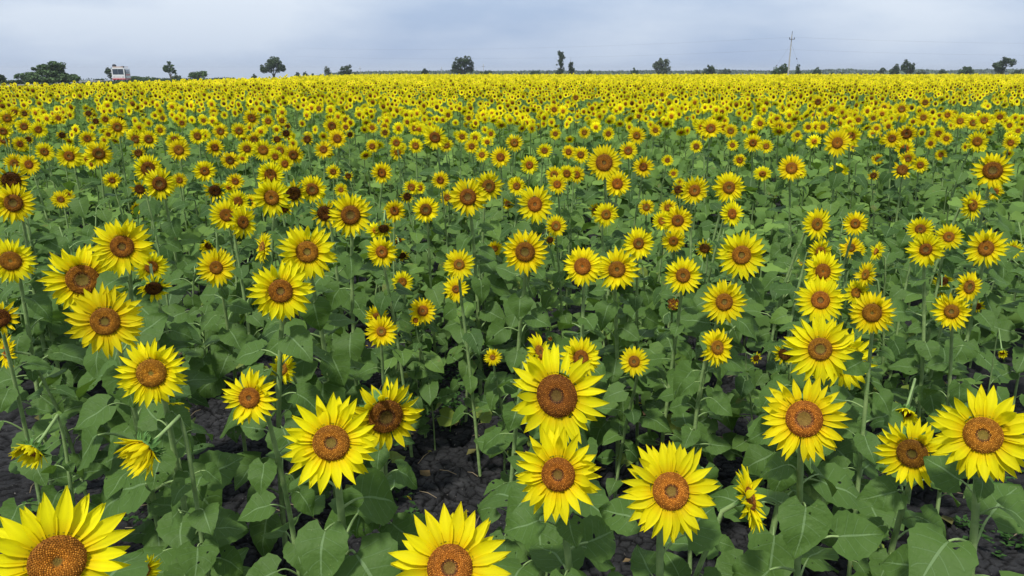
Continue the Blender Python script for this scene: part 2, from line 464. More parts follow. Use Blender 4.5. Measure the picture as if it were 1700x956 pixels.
# x y width disc% yaw pitch kind | label | short phrase
FLOWERS = """
95 932 226 42 8 5 n|huge sunflower cut off by the bottom edge in the lower left corner, greenish disc centre|the huge bloom in the lower left corner
747 942 198 42 0 5 n|big sunflower with its lower half cut off by the bottom edge, below bare cracked soil|the big half-cut bloom below the cracked soil
925 657 160 48 -8 8 n|biggest sunflower in the middle of the field edge, wide rust disc, above a smaller bloom|the biggest bloom in the middle
550 735 158 43 0 4 n|large sunflower with glowing orange ring and dark green disc eye, overlapping a brown-disced bloom|the large orange-ringed bloom
1113 815 155 43 8 4 n|large full sunflower low at the front beside a bloom seen edge-on|the large bloom beside the edge-on one
1632 722 152 43 -10 4 n|large sunflower at the right edge partly covering a duller bloom behind it|the large bloom at the right edge
927 787 140 42 -5 3 n|medium-large sunflower standing directly under the biggest middle bloom|the bloom under the biggest one
1335 695 134 46 -6 4 n|large sunflower with wide rust disc below a double-stacked bloom|the wide-disced bloom below the double one
138 464 118 45 -8 0 n 1.13|large spiky sunflower, middle one of three stacked blooms near the left edge|the spiky bloom of the left-hand trio
175 533 116 44 -6 0 n 1.24|lowest of three large sunflowers stacked near the left edge|the lowest bloom of the left-hand trio
203 409 92 43 -6 0 n|topmost of three large sunflowers stacked near the left edge|the topmost bloom of the left-hand trio
252 619 113 45 -5 2 n|sunflower with wide brown disc and a drooping half-open bloom hanging right beneath|the wide brown bloom over a drooping one
1361 579 117 36 8 2 n|large lemon sunflower with small disc, covering the twin bloom right behind it|the lemon bloom with a twin behind
1398 598 104 40 14 -12 n 0.93|sunflower almost hidden behind the large lemon bloom, petals peeking out on one side|
640 690 118 50 14 -14 n|sunflower with wide dark brown disc, half behind the large orange-ringed bloom|the brown-disced bloom behind the orange-ringed one
1515 752 112 48 -14 -16 n 0.98|dull yellow nodding sunflower with a leaf across its disc, behind a larger bloom|the dull nodding bloom with a leaf across
415 660 94 43 -24 0 n|sunflower facing sideways with rusty disc, alone among leaves right of the wide brown bloom|the lone side-facing bloom
466 483 98 42 0 2 n|lower of two large sunflowers overlapping each other, bright orange ring|the lower bloom of the overlapping pair
510 418 90 43 0 2 n|upper of two large sunflowers overlapping each other, dark disc eye|the upper bloom of the overlapping pair
359 444 63 38 0 0 n|small lemon sunflower standing alone above weeds, left of the overlapping pair|the lone lemon bloom above weeds
872 418 76 47 -6 0 n|sunflower with large rust disc in mid field above a dark soil gap|the rust-disced bloom over the soil gap
1231 423 82 44 2 0 n|large sunflower with wide rust disc towering alone in the mid field|the wide rust bloom alone in mid field
1024 447 71 40 0 0 n|right-hand one of two touching sunflowers, bright petals and small dark eye|the right bloom of the touching pair
967 442 66 47 -6 0 n|left-hand one of two touching sunflowers, wide plain rust disc|the left bloom of the touching pair
1060 404 53 38 0 0 n|smaller lemon sunflower just above the two touching blooms|the lemon bloom above the touching pair
1134 457 62 40 0 0 n|spiky sunflower directly above a green half-open bud|the spiky bloom above the green bud
1202 501 72 40 6 2 n|sunflower with rust disc under the wide rust bloom in mid field|the rust bloom under the wide one
1118 505 42 60 0 10 b|green half-open sunflower bud with curled yellow petals, bracts all round it|the green half-open bud
1362 498 79 42 -2 0 n|middle sunflower of a vertical stack of three, bright petals|the middle bloom of the right stack
1366 450 64 43 4 -4 n|top sunflower of a vertical stack of three right of mid field|the top bloom of the right stack
1448 519 70 47 -10 -4 n|sunflower with wide dark rust disc among leaves right of the stack of three|the dark rust bloom right of the stack
1580 517 58 42 -14 -2 n|slightly turned sunflower with a small dark drooping bloom at its side|the turned bloom with a dark drooping one
1637 412 64 40 -8 0 n|tall sunflower with pale disc eye near the right edge, long white stem bending under it|the tall pale-eyed bloom near the right edge
1537 414 59 38 -4 0 n|lemon sunflower in front of two others near the right edge|the front lemon bloom of a trio
1575 393 45 40 0 0 n|round small sunflower with dark eye, upper right one of a trio|the small upper bloom of the trio
1528 380 42 42 -6 -10 n|sunflower peeking out behind the front lemon bloom of the trio|
1190 577 63 40 30 4 n|sunflower turned aside on a bent stem in front of dark soil|the bloom turned aside on a bent stem
964 594 66 40 8 4 n|small sunflower just behind the biggest middle bloom, turned up|the small bloom behind the biggest one
895 585 66 40 66 14 n|narrow upright sunflower seen edge-on just above the biggest middle bloom|the narrow edge-on bloom over the biggest one
1053 600 52 40 -14 0 n|small sunflower with one heart-shaped leaf touching its right side|the small bloom touching a heart leaf
633 550 56 34 4 0 n|small bright sunflower with dark eye on a straight stem, another bloom behind it|the small dark-eyed bloom on a straight stem
627 527 42 40 -20 -10 n|spiky petals of a sunflower hidden behind the small dark-eyed bloom|
470 613 54 42 -38 8 n|backlit sunflower turned away to one side under a big leaf|the turned-away bloom under a big leaf
818 593 31 30 0 0 n|tiny star-shaped sunflower low among leaves near bare soil|the tiny star bloom
702 516 44 42 4 6 n|small orange-tinged sunflower with an opening bud right beneath|the small bloom over an opening bud
690 532 17 42 0 0 d|tiny opening bloom tucked under a small orange-tinged sunflower|
55 748 62 42 -42 -38 d|drooping half-open sunflower hanging over bare black soil on a bent stem|the drooping bloom over black soil
243 745 76 42 -48 -36 d|drooping sunflower seen from behind with petals swept down, arching pale stem|the swept-back drooping bloom
284 676 46 42 18 -44 d|half-open sunflower hanging straight down under a wide brown bloom|
238 948 58 42 20 -30 n|yellow petals poking up at the bottom edge behind the huge corner bloom|
1243 828 98 40 84 4 n|sunflower seen edge-on showing its green back and hooked pale stem|the edge-on bloom with hooked stem
620 952 52 60 0 40 b|green opening bud at the bottom edge beside the big half-cut bloom|
1503 684 42 42 -16 -42 d|drooping wilted half-open sunflower with hanging petals over dark soil|the drooping wilted bloom
0 528 64 48 10 -8 o|dark-disced sunflower cut by the left edge beside the lowest of the trio|
12 584 56 40 -76 0 n|thin edge-on sunflower near the left edge under a dark-disced one|
1303 588 44 50 -20 -25 o|dark brown disc with few petals half hidden behind the lemon bloom|
1255 594 22 50 20 -20 o|tiny dark withered bloom beside the bloom turned aside|
913 562 16 60 0 0 b|tiny green bud between the edge-on bloom and the small turned-up one|
1664 585 17 42 10 -40 d|tiny hanging yellow bloom among big leaves near the right edge|
1415 626 22 42 14 -30 o|tiny dark-eyed bloom dangling under the lemon bloom with a twin|
23 337 68 48 -4 0 n|sunflower with wide dark disc at the left edge, above another at the same edge|the upper wide-disced bloom at the left edge
18 433 74 45 -4 0 n|sunflower with wide rust disc cut slightly by the left edge|the lower bloom at the left edge
19 299 62 52 -4 -14 o|nodding dark-disced sunflower peeking above the upper left-edge bloom|
251 443 52 42 10 -6 n
255 478 58 46 10 -34 o|nodding sunflower with downturned dark disc behind the left-hand trio|the nodding bloom behind the trio
101 331 30 36 0 0 n
113 324 21 36 10 0 n
186 299 29 36 0 0 n
265 305 52 46 0 0 n
232 314 34 50 -12 -14 o
298 299 26 40 10 0 n
246 280 46 50 0 0 n
340 284 36 44 0 0 n
391 301 29 44 -10 0 n
357 316 41 46 0 -20 o
376 357 54 42 -4 0 n|bright sunflower touching a narrower turned bloom at its right side|the bright bloom touching a turned one
403 369 54 40 44 0 n|narrow turned sunflower leaning against a bright bloom|
347 408 26 42 -14 -20 d
227 346 19 42 0 0 d
395 334 38 42 14 -8 n
415 335 26 42 -10 0 n
451 328 63 43 -2 0 n|sunflower with rust disc at the front of a dense cluster left of the middle|the front bloom of the dense left cluster
449 291 46 48 0 0 n
487 321 50 54 10 -22 o|nodding sunflower showing a big almost black disc behind the cluster's front bloom|
518 314 48 46 6 -4 n
540 354 58 54 -8 -18 o|nodding sunflower with almost black disc partly behind a broad rust-disced bloom|the almost black nodding bloom
582 357 72 48 -2 0 n|broad sunflower with large smooth rust disc in front of an almost black one|the broad smooth-disced bloom
437 411 52 40 -74 4 n|edge-on sunflower facing left with green back, just above the overlapping pair|the edge-on bloom above the pair
470 345 36 42 10 -20 o
566 315 25 38 0 0 n
578 292 20 52 0 -10 o
553 285 25 42 0 0 n
634 287 37 42 0 0 n
683 311 27 46 -8 0 n
697 312 21 46 8 0 n
731 299 30 40 0 0 n
655 350 38 44 0 0 n
707 348 44 48 0 -4 n|sunflower with smooth dark disc standing clear above bare leaves in mid field|the clear dark-disced bloom in mid field
676 326 27 50 8 -16 o
777 327 63 48 -4 0 n|large sunflower with big smooth disc, front one of a leaning pair|the front bloom of the smooth-disced pair
811 309 51 48 10 -6 n|sunflower with dark disc tucked behind the front bloom of the smooth-disced pair|
743 328 26 46 -10 0 n
637 379 36 54 0 -36 o|drooping sunflower with a black bowl-like disc and a collar of short petals|the black bowl-like drooping bloom
634 418 51 42 0 0 n|small sunflower under the black drooping bloom|the small bloom under the black one
667 424 29 50 10 -36 o
661 399 27 42 48 -10 o
762 439 51 38 4 0 n|upper one of two small lemon sunflowers set one above the other|the upper lemon bloom of two
757 480 43 33 0 0 n|lower one of two small lemon sunflowers set one above the other|the lower lemon bloom of two
668 468 38 40 0 0 n|small round lemon sunflower alone above dark soil left of mid field|the small lone lemon bloom
821 413 28 44 -8 0 n
843 338 23 46 0 0 n
855 306 26 42 0 0 n
888 339 63 42 0 0 n|bright sunflower with small eye in the middle of the field, open leaves below|the bright small-eyed bloom in the middle
858 309 31 42 -6 0 n
923 375 38 46 0 0 n
925 306 33 40 0 0 n
920 290 29 46 0 -8 n
941 288 29 46 0 -8 n
957 290 30 44 10 -6 n
1003 270 57 53 -4 0 n|sunflower with the largest domed dark disc, standing high above its neighbours in the far half|the big domed bloom in the far half
1025 305 47 42 0 0 n
1068 277 37 44 0 0 n
990 350 31 54 -36 -4 o|cup-shaped dark sunflower pressed against a rounder bloom|
1006 356 43 42 14 -4 n
1073 344 29 46 0 0 n
1109 345 30 42 -4 0 n
1125 366 51 42 6 0 n|wide sunflower at the back of a knot of four blooms|the wide bloom of a knot of four
1100 367 36 42 -14 -8 n
1118 400 40 44 4 -14 n
913 398 23 54 14 -24 o
1170 412 36 54 -16 -24 o|drooping sunflower with dark disc and ragged petals beside a leaf|the ragged drooping bloom
1153 316 47 42 4 0 n
1210 311 50 42 0 0 n|round bright sunflower with dark eye ring, right of the middle in the far half|the round dark-eyed bloom in the far half
1127 315 32 50 -10 -14 o
1128 304 19 42 0 0 n
1215 355 42 42 30 0 n|slightly turned oval sunflower on a thick pale slanting stem|the oval bloom on a slanting pale stem
1118 288 17 42 0 0 n
1356 372 52 44 32 -2 n|oval turned sunflower facing right of the camera, open leaves all round|the oval turned bloom amid leaves
1420 371 41 44 -4 0 n|round sunflower amid plain leaves, just right of an oval turned one|the round bloom amid plain leaves
1400 328 15 50 0 -10 o
1419 328 15 50 10 -10 o
1450 291 21 50 4 -10 o
1330 287 20 42 10 0 n
1648 283 61 50 -4 2 n|big sunflower with wide dark disc close to the right edge in the far half|the big dark-disced bloom by the right edge
1652 318 27 44 26 -4 n
1614 341 50 44 38 0 n|oval turned sunflower above leaves near the right edge|the oval turned bloom near the right edge
1690 284 15 50 0 -10 o
1498 282 36 50 -8 0 o
1528 274 28 42 0 0 n
1314 279 42 46 0 0 n
1682 414 32 42 14 0 n
1413 411 38 38 0 0 n
1425 416 24 42 10 -8 n
1361 418 46 42 36 -4 n
1332 433 22 42 -60 0 n
1456 417 34 40 -68 10 n
1438 456 44 44 -52 0 n|thin strongly turned sunflower right of the stack of three|
1422 486 43 44 -30 -4 n
1565 466 34 46 6 -26 o
1608 476 54 46 40 0 n|narrow tall turned sunflower right of mid field near the right edge|
1563 490 19 42 0 -40 d
1622 508 27 54 10 -30 o
1390 237 46 42 -2 0 n|tall sunflower standing above the far carpet below the utility pole|the tall bloom below the utility pole
1413 226 35 44 6 -4 n
1481 230 33 44 0 0 n
1505 222 33 50 -4 -4 n
1502 247 31 44 0 0 n
1507 263 26 46 0 -10 n
1622 235 36 46 20 0 n
1634 200 28 44 0 0 n
1616 204 24 46 -4 0 n
1594 201 26 44 0 0 n
1571 222 15 40 0 0 n
1571 230 23 44 0 0 n
1533 195 25 44 0 0 n
1497 181 25 46 0 0 n
1468 178 18 44 0 0 n
1293 211 26 42 0 0 n
1310 210 18 42 0 0 n
1324 224 16 42 0 0 n
1342 211 20 42 0 0 n
1366 211 21 42 0 0 n
1402 194 20 42 0 0 n
1416 190 18 42 0 0 n
1425 199 19 42 0 0 n
1381 181 21 44 0 0 n
1358 169 22 46 0 0 n
1455 213 18 42 0 0 n
1450 196 18 44 0 0 n
1536 170 19 50 0 0 n
1573 191 21 44 0 0 n
1558 222 25 42 0 0 n
1545 238 19 44 0 -8 n
1678 237 24 42 0 -4 n
1676 208 20 44 0 0 n
1660 194 22 42 0 -6 n
1690 217 18 42 4 0 n
1562 257 20 44 10 -4 n
1457 264 20 46 4 0 n
64 215 28 44 0 0 n
12 196 29 46 0 0 n
24 186 22 42 0 0 n
40 188 21 48 0 0 n
97 196 20 44 0 0 n
5 218 27 46 0 0 n
6 232 27 46 0 0 n
40 210 26 46 -4 -4 n
103 224 21 52 8 -14 o
47 231 20 52 0 -14 o
33 239 24 44 26 0 n
74 252 32 44 0 0 n
48 273 34 44 0 0 n
24 271 32 42 -8 -6 n
115 259 43 43 -4 0 n|round sunflower with olive disc eye below the big roadside thicket|the round olive-eyed bloom below the thicket
164 255 43 46 4 0 n
145 230 30 44 10 0 n
147 188 19 50 6 -4 o
159 201 19 50 0 -4 o
175 198 20 46 0 0 n
195 211 33 46 0 0 n
199 198 23 54 6 -14 o
180 223 18 42 0 0 n
225 231 30 46 0 0 n|left one of two touching sunflowers straight below the bus|the left bloom of two below the bus
247 231 31 46 0 0 n|right one of two touching sunflowers straight below the bus|
231 215 25 46 0 -8 n
266 216 20 44 0 0 n
297 249 37 46 0 0 n
290 232 26 46 0 -8 n
357 245 31 40 0 0 n
366 218 28 46 0 0 n
397 217 28 46 0 0 n
328 226 28 46 0 -4 n
382 266 31 48 0 0 n
270 196 17 44 0 0 n
302 204 17 46 0 0 n
338 200 17 42 0 0 n
355 186 16 42 0 0 n
380 187 15 42 0 0 n
422 232 28 46 6 0 n
410 247 31 44 0 0 n
418 196 29 46 0 -4 n
230 254 27 50 -10 -8 o
437 249 36 46 0 0 n|tall sunflower with dark disc in the dense dark cluster below the round tree|the tall bloom below the round tree
465 250 28 46 0 -4 n
487 257 35 48 0 0 n
473 272 26 46 0 -6 n
457 260 24 46 0 -8 n
537 248 31 42 0 0 n
560 230 31 46 0 0 n
551 209 30 48 0 0 n|tall sunflower with wide disc standing above the far carpet right of the round tree|the tall bloom right of the round tree
574 199 19 48 0 0 n
574 211 18 46 0 0 n
531 208 15 44 0 0 n
468 200 19 46 0 0 n
445 201 22 46 0 0 n
510 231 26 52 0 -4 o
477 210 16 50 4 -6 o
581 223 18 56 6 -14 o
497 215 14 42 0 0 n
460 231 22 50 -4 -10 o
475 221 23 54 4 -14 o
529 180 18 46 0 0 n
604 212 15 46 0 0 n
618 212 20 44 0 0 n
639 210 17 46 0 0 n
639 220 18 50 0 -6 n
663 214 16 42 0 0 n
689 213 22 46 0 0 n
642 197 20 46 0 0 n
690 242 26 46 0 0 n
618 243 22 46 0 0 n
658 237 25 46 -4 0 n
722 228 41 48 -2 0 n|large far sunflower with wide disc, biggest bloom below the twin-crowned tree|the biggest bloom below the twin-crowned tree
741 241 24 46 4 -4 n
767 227 23 44 8 0 n
789 229 20 44 0 0 n
783 243 25 44 0 0 n
815 222 18 42 0 0 n
744 191 18 44 0 0 n
778 196 17 44 0 0 n
660 252 28 44 0 -8 n
831 261 37 42 0 0 n
800 257 24 44 0 0 n
854 237 30 46 0 0 n
879 274 31 40 -6 0 n
1108 266 20 44 0 0 n
904 250 26 44 4 0 n
922 222 21 44 0 0 n
944 252 24 46 -4 0 n
964 257 29 42 0 0 n
920 182 19 46 0 0 n
956 162 18 46 0 0 n
970 220 22 44 0 0 n
1010 222 22 44 0 0 n
1043 250 31 46 0 0 n
1057 225 30 44 0 0 n
1099 157 15 44 0 0 n
1088 216 22 42 0 0 n
1156 243 23 46 0 0 n
1167 211 30 44 0 0 n
1180 213 35 46 -2 0 n|tall sunflower with dark disc in a clump right of middle below a dark bush|the tall bloom in the far right-of-middle clump
1202 212 22 44 0 0 n
1213 217 24 46 0 0 n
1216 241 20 44 0 0 n
1250 237 32 44 0 0 n
1272 243 24 44 4 0 n
1262 205 22 44 0 0 n
1228 266 22 46 -6 0 n
"""
# ------------------------------------------------------------------ ground
def voronoi(X, Y, cell, seed):
    r = np.random.default_rng(seed); K = 512
    jx, jy, hz = r.random((K, K)), r.random((K, K)), r.random((K, K))
    cx, cy = np.floor(X / cell).astype(int), np.floor(Y / cell).astype(int)
    d1 = np.full(X.shape, 9e9); d2 = np.full(X.shape, 9e9); hh = np.zeros(X.shape)
    for a in (-1, 0, 1):
        for b_ in (-1, 0, 1):
            ix, iy = cx + a, cy + b_
            px = (ix + jx[ix % K, iy % K]) * cell; py = (iy + jy[ix % K, iy % K]) * cell
            d = np.hypot(X - px, Y - py)
            nh = hz[ix % K, iy % K]
            closer = d < d1
            d2 = np.where(closer, d1, np.minimum(d2, d)); hh = np.where(closer, nh, hh); d1 = np.where(closer, d, d1)
    return d1, d2, hh
def vnoise(X, Y, s, seed):
    r = np.random.default_rng(seed); g = r.random((256, 256))
    x, y = X / s, Y / s; ix, iy = np.floor(x).astype(int), np.floor(y).astype(int); fx, fy = x - ix, y - iy
    fx, fy = fx * fx * (3 - 2 * fx), fy * fy * (3 - 2 * fy)
    q = lambda a, b_: g[a % 256, b_ % 256]
    return (q(ix, iy) * (1 - fx) + q(ix + 1, iy) * fx) * (1 - fy) + (q(ix, iy + 1) * (1 - fx) + q(ix + 1, iy + 1) * fx) * fy
def terrain(x, y):
    """the plain drops away behind the road on the left"""
    px = 850 + FPX * x / max(y, 1.0)
    k = float(np.interp(px, [-900, 250, 420, 600, 700], [0.022, 0.018, 0.012, 0.005, 0.0036]))
    return -k * max(0.0, y - 168)
def build_ground():
    xs = np.concatenate([-np.geomspace(4000, 3.4, 110), np.arange(-3.3, -2.0, 0.02), np.arange(-2.0, 2.0, 0.006), np.arange(2.0, 3.3, 0.02), np.geomspace(3.4, 4000, 34)])
    ys = np.concatenate([[-400, -60, -10, -1, 1, 2.2], np.arange(2.5, 5.2, 0.006), np.arange(5.2, 6.2, 0.02), np.geomspace(6.3, 165, 30), np.geomspace(168, 5000, 40)])
    X, Y = np.meshgrid(xs, ys)
    wx = X + (vnoise(X, Y, 0.09, 3) - .5) * 0.05; wy = Y + (vnoise(X, Y, 0.09, 4) - .5) * 0.05
    d1, d2, hh = voronoi(wx, wy, 0.052, 5)
    e = d2 - d1
    D1, D2, _ = voronoi(wx, wy, 0.21, 6)
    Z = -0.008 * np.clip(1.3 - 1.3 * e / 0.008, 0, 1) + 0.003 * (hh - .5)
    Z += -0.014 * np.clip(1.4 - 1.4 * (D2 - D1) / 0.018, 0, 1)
    Z += 0.003 * (vnoise(X, Y, 0.05, 8) - .5) + 0.009 * (vnoise(X, Y, 0.022, 9) - .5) + 0.004 * (vnoise(X, Y, 0.009, 10) - .5) + 0.03 * (vnoise(X, Y, 0.7, 7) - .5)
    w = np.clip((3.3 - np.abs(X)) / 0.3, 0, 1) * np.clip((Y - 2.4) / 0.2, 0, 1) * np.clip((6.2 - Y) / 0.5, 0, 1)
    Z *= w
    PX = 850 + FPX * X / np.maximum(Y, 1.0)
    Z -= np.interp(PX, [-900, 250, 420, 600, 700], [0.022, 0.018, 0.012, 0.005, 0.0036]) * np.maximum(0, Y - 168)
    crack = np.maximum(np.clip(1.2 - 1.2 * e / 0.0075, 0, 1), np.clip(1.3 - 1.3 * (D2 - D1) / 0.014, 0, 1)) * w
    tone = (1.35 - 1.27 * crack) * (0.75 + 0.5 * vnoise(X, Y, 0.4, 17)) * (0.85 + 0.3 * hh)  # crack insides blackened in the colour: moist soil plus painted shade of deep gaps
    ny, nx = X.shape
    co = np.stack([X, Y, Z], -1).reshape(-1, 3).astype(np.float32)
    i = np.arange(nx * ny).reshape(ny, nx)
    q = np.stack([i[:-1, :-1], i[:-1, 1:], i[1:, 1:], i[1:, :-1]], -1).reshape(-1, 4).astype(np.int32)
    me = bpy.data.meshes.new('ground')
    me.vertices.add(len(co)); me.vertices.foreach_set('co', co.ravel())
    me.loops.add(q.size); me.loops.foreach_set('vertex_index', q.ravel())
    me.polygons.add(len(q)); me.polygons.foreach_set('loop_start', np.arange(0, q.size, 4, dtype=np.int32))
    me.update(calc_edges=True)
    me.polygons.foreach_set('use_smooth', np.ones(len(q), bool))
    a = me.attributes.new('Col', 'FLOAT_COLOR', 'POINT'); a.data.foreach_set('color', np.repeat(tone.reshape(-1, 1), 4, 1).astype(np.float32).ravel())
    me.materials.append(make_ground_mat())
    tag(link('ground', me), None, None, kind='structure')
build_ground()

# road beyond the field's edge, leading away past the bus
def build_road():
    b = Buf()
    pts = [(-44, 40), (-56, 75), (-67, 108), (-79, 153), (-83.5, 168), (-96, 215)]
    vs = []
    for i, p in enumerate(pts):
        a = Vector(pts[max(0, i - 1)]); c = Vector(pts[min(len(pts) - 1, i + 1)]); d = (c - a).normalized(); nn = Vector((d.y, -d.x))
        for s in (-1, 1):
            q = Vector(p) + nn * 2.9 * s; vs.append((q.x, q.y, 0.03 + terrain(q.x, q.y)))
    b.add(vs, [(2 * i, 2 * i + 1, 2 * i + 3, 2 * i + 2) for i in range(len(pts) - 1)])
    m = simple('worn asphalt', (0.17, 0.165, 0.155), 0.9, 0.2, var=0.2, vscale=0.6)
    tag(link('road', b.mesh('road', [m], smooth=False)), None, None, kind='structure')
build_road()

# ------------------------------------------------------------------ sunflowers that can be told apart
flowers = []
for line in FLOWERS.strip().splitlines():
    p = line.split('|'); a = p[0].split()
    flowers.append(dict(x=float(a[0]), y=float(a[1]), w=float(a[2]), df=int(a[3]) / 100, yaw=R(float(a[4])), pit=R(float(a[5])), k=a[6], z=float(a[7]) if len(a) > 7 else None,
                        label=p[1].strip() if len(p) > 1 else '', short=p[2].strip() if len(p) > 2 else ''))
while len(flowers) > 300:
    flowers.remove(min((f for f in flowers if not f['label']), key=lambda f: f['w']))

def make_labels():
    anchors = [f for f in flowers if f['short']]
    groups = {}
    for f in flowers:
        if f['label']: continue
        best = min(anchors, key=lambda a: math.hypot((a['x'] - f['x']), (a['y'] - f['y']) * 1.3))
        dx, dy = f['x'] - best['x'], f['y'] - best['y']
        s = int(round(math.degrees(math.atan2(-dy, dx)) / 45)) % 8
        where = ['right of', 'up-right of', 'above', 'up-left of', 'left of', 'down-left of', 'below', 'down-right of'][s]
        size = 'medium' if f['w'] > 44 else 'small' if f['w'] > 28 else 'tiny'
        tone = 'drooping dark-disced' if f['k'] == 'o' and f['pit'] < R(-15) else 'dark-disced' if f['k'] == 'o' else 'drooping' if f['k'] == 'd' else \
            'sideways-turned' if abs(f['yaw']) > R(22) else 'wide-disced' if f['df'] >= 0.46 else 'small-eyed' if f['df'] <= 0.4 else 'rust-disced'
        groups.setdefault((id(best), where), []).append((math.hypot(dx, dy), f, size, tone, best['short']))
    ordn = ['', 'second one ', 'third one ', 'fourth one ', 'fifth one ', 'sixth one ', 'seventh one ', 'eighth one ', 'ninth one ', 'tenth one ', 'eleventh one ', 'twelfth one ']
    for (_, where), rows in groups.items():
        rows.sort(key=lambda q: q[0])
        for i, (_, f, size, tone, short) in enumerate(rows):
            first = 'next one ' if len(rows) > 1 else 'just '
            f['label'] = f"{size} {tone} sunflower, {ordn[i] or first}{where} {short}"
            if len(f['label'].split()) > 16: f['label'] = f"{tone} sunflower, {ordn[i] or first}{where} {short}"
make_labels()

DFS = (0.32, 0.37, 0.42, 0.47, 0.52)
placed = []
LEAFMATS = [MAT_LEAF, MAT_STEM]
def place_flower(f, i):
    r = random.Random(1000 + i)
    kind = f['k']
    # where along the sight line the head stands: from a believable head size and height
    z = 1.16 + r.uniform(-0.07, 0.09)
    if kind in 'db': z -= 0.08
    P, t = on_plane(f['x'], f['y'], z)
    Dn = f['w'] * t / FPX
    hi, lo = (0.215, 0.135) if kind == 'n' else (0.2, 0.12)
    if f['w'] > 130: hi = 0.24
    for _ in range(60):
        if Dn > hi and z < 1.52: z += 0.01
        elif Dn < lo and z > 0.80: z -= 0.01
        else: break
        P, t = on_plane(f['x'], f['y'], z); Dn = f['w'] * t / FPX
    if f['z']:
        z = f['z']; P, t = on_plane(f['x'], f['y'], z); Dn = f['w'] * t / FPX
    rad = Dn / 2 * 1.02
    tocam = (Vector((0, 0, H)) - P).normalized()
    az = (math.atan2(tocam.x, -tocam.y) * 0.75 if abs(f['yaw']) < R(50) else math.atan2(tocam.x, -tocam.y)) + f['yaw'] + r.uniform(-.07, .07)
    el = math.asin(tocam.z) * 0.72 + f['pit'] + r.uniform(-.06, .06)
    n = Vector((math.sin(az) * math.cos(el), -math.cos(az) * math.cos(el), math.sin(el)))
    lean = Vector((r.uniform(-0.10, 0.10), r.uniform(0.0, 0.14), 0))
    base = Vector((P.x - n.x * 0.16, P.y - n.y * 0.12, 0)) + lean
    root = empty('sunflower', base, f['label'], 'sunflower', 'sunflowers in the near part of the field')
    Pl = P - base
    # head
    if kind in ('d', 'b', 'o'): key = (kind, {'d': 0.42, 'b': 0.6, 'o': 0.5}[kind], r.randrange(3))
    else: key = ('n', min(DFS, key=lambda q: abs(q - f['df'])), r.randrange(6))
    back, pet, dis = HEADS[key]
    hd = link('flower_head', back, root)
    q = n.to_track_quat('Z', 'Y') @ Quaternion((0, 0, 1), r.uniform(0, 6.28))
    hd.location = Pl; hd.rotation_mode = 'QUATERNION'; hd.rotation_quaternion = q
    sc = rad * (1.25 if kind == 'd' else 1.0)
    sxy = 1.0
    hd.scale = (sc * r.uniform(0.95, 1.05), sc * r.uniform(0.95, 1.05), sc * r.uniform(0.8, 1.25))
    po = link('petals', pet, hd); v = r.uniform(0.9, 1.06); po.color = (v, v * r.uniform(0.92, 1.03), 1, 1)
    do = link('disc', dis, hd); v = r.uniform(0.75, 1.2) * (0.55 if kind == 'o' and f['pit'] < R(-12) else 0.8 if f['df'] >= 0.48 else 1.0); do.color = (v, v * r.uniform(0.85, 1.1), v, 1)
    # stem
    s0 = Pl - n * (0.17 * sc)
    hook = max(0.0, 0.35 - n.z)
    c2 = Pl - n * (0.17 * sc + 0.05 + 0.08 * hook) + Vector((0, 0, -0.02 + (0.10 * max(0, -n.z))))
    c1 = Vector((r.uniform(-.05, .05), r.uniform(-.03, .03), Pl.z * 0.62))
    near = f['w'] >= 58
    path = bez(Vector((0, 0, -0.03)), c1, c2 + Vector((0, 0, -0.12)) - n * 0.03, c2, 12 if near else 7)[:-1] + [c2, s0 + (c2 - s0) * 0.4, s0]
    th = 0.0092 * (Dn / 0.2) ** 0.7
    b = Buf()
    tube(b, path, [th * (1.25 - 0.5 * k / (len(path) - 1)) for k in range(len(path) - 1)] + [th * 1.15], 8 if near else 5)
    st = link('stem', b.mesh('stem', [MAT_STEM]), root)
    # leaves
    nl = r.randint(15, 19) if near else r.randint(12, 15)
    a0 = r.uniform(0, 6.28); sz = min(1.12, max(0.72, Dn / 0.19))
    bl = Buf()
    arr = [Vector(p) for p in path]
    for k in range(nl):
        u = 0.16 + 0.75 * (k + r.uniform(-0.3, 0.3)) / nl
        zz = u * Pl.z
        j = max(m for m in range(len(arr) - 1) if arr[m].z <= zz or m == 0)
        aa, cc = arr[j], arr[j + 1]; tt = min(1, max(0, (zz - aa.z) / max(1e-4, cc.z - aa.z))); p = aa.lerp(cc, tt)
        azl = a0 + k * 2.4 + r.uniform(-0.3, 0.3)
        L = r.uniform(0.095, 0.165) * sz * float(np.interp(u, [0.2, 0.4, 0.65, 0.9], [0.85, 1.1, 1.0, 0.6]))
        if zz > Pl.z - 0.16 and math.sin(azl) < -0.2: L *= 0.6
        tgt = Buf() if near else bl
        add_leaf(tgt, p, azl, L, r, detail=near)
        if near: link('leaf', tgt.mesh('leaf', LEAFMATS, uv=True), root)
    if not near: link('foliage', bl.mesh('foliage', LEAFMATS, uv=True), root)
    placed.append((base.x, base.y, P.z))
for i, f in enumerate(flowers): place_flower(f, i)

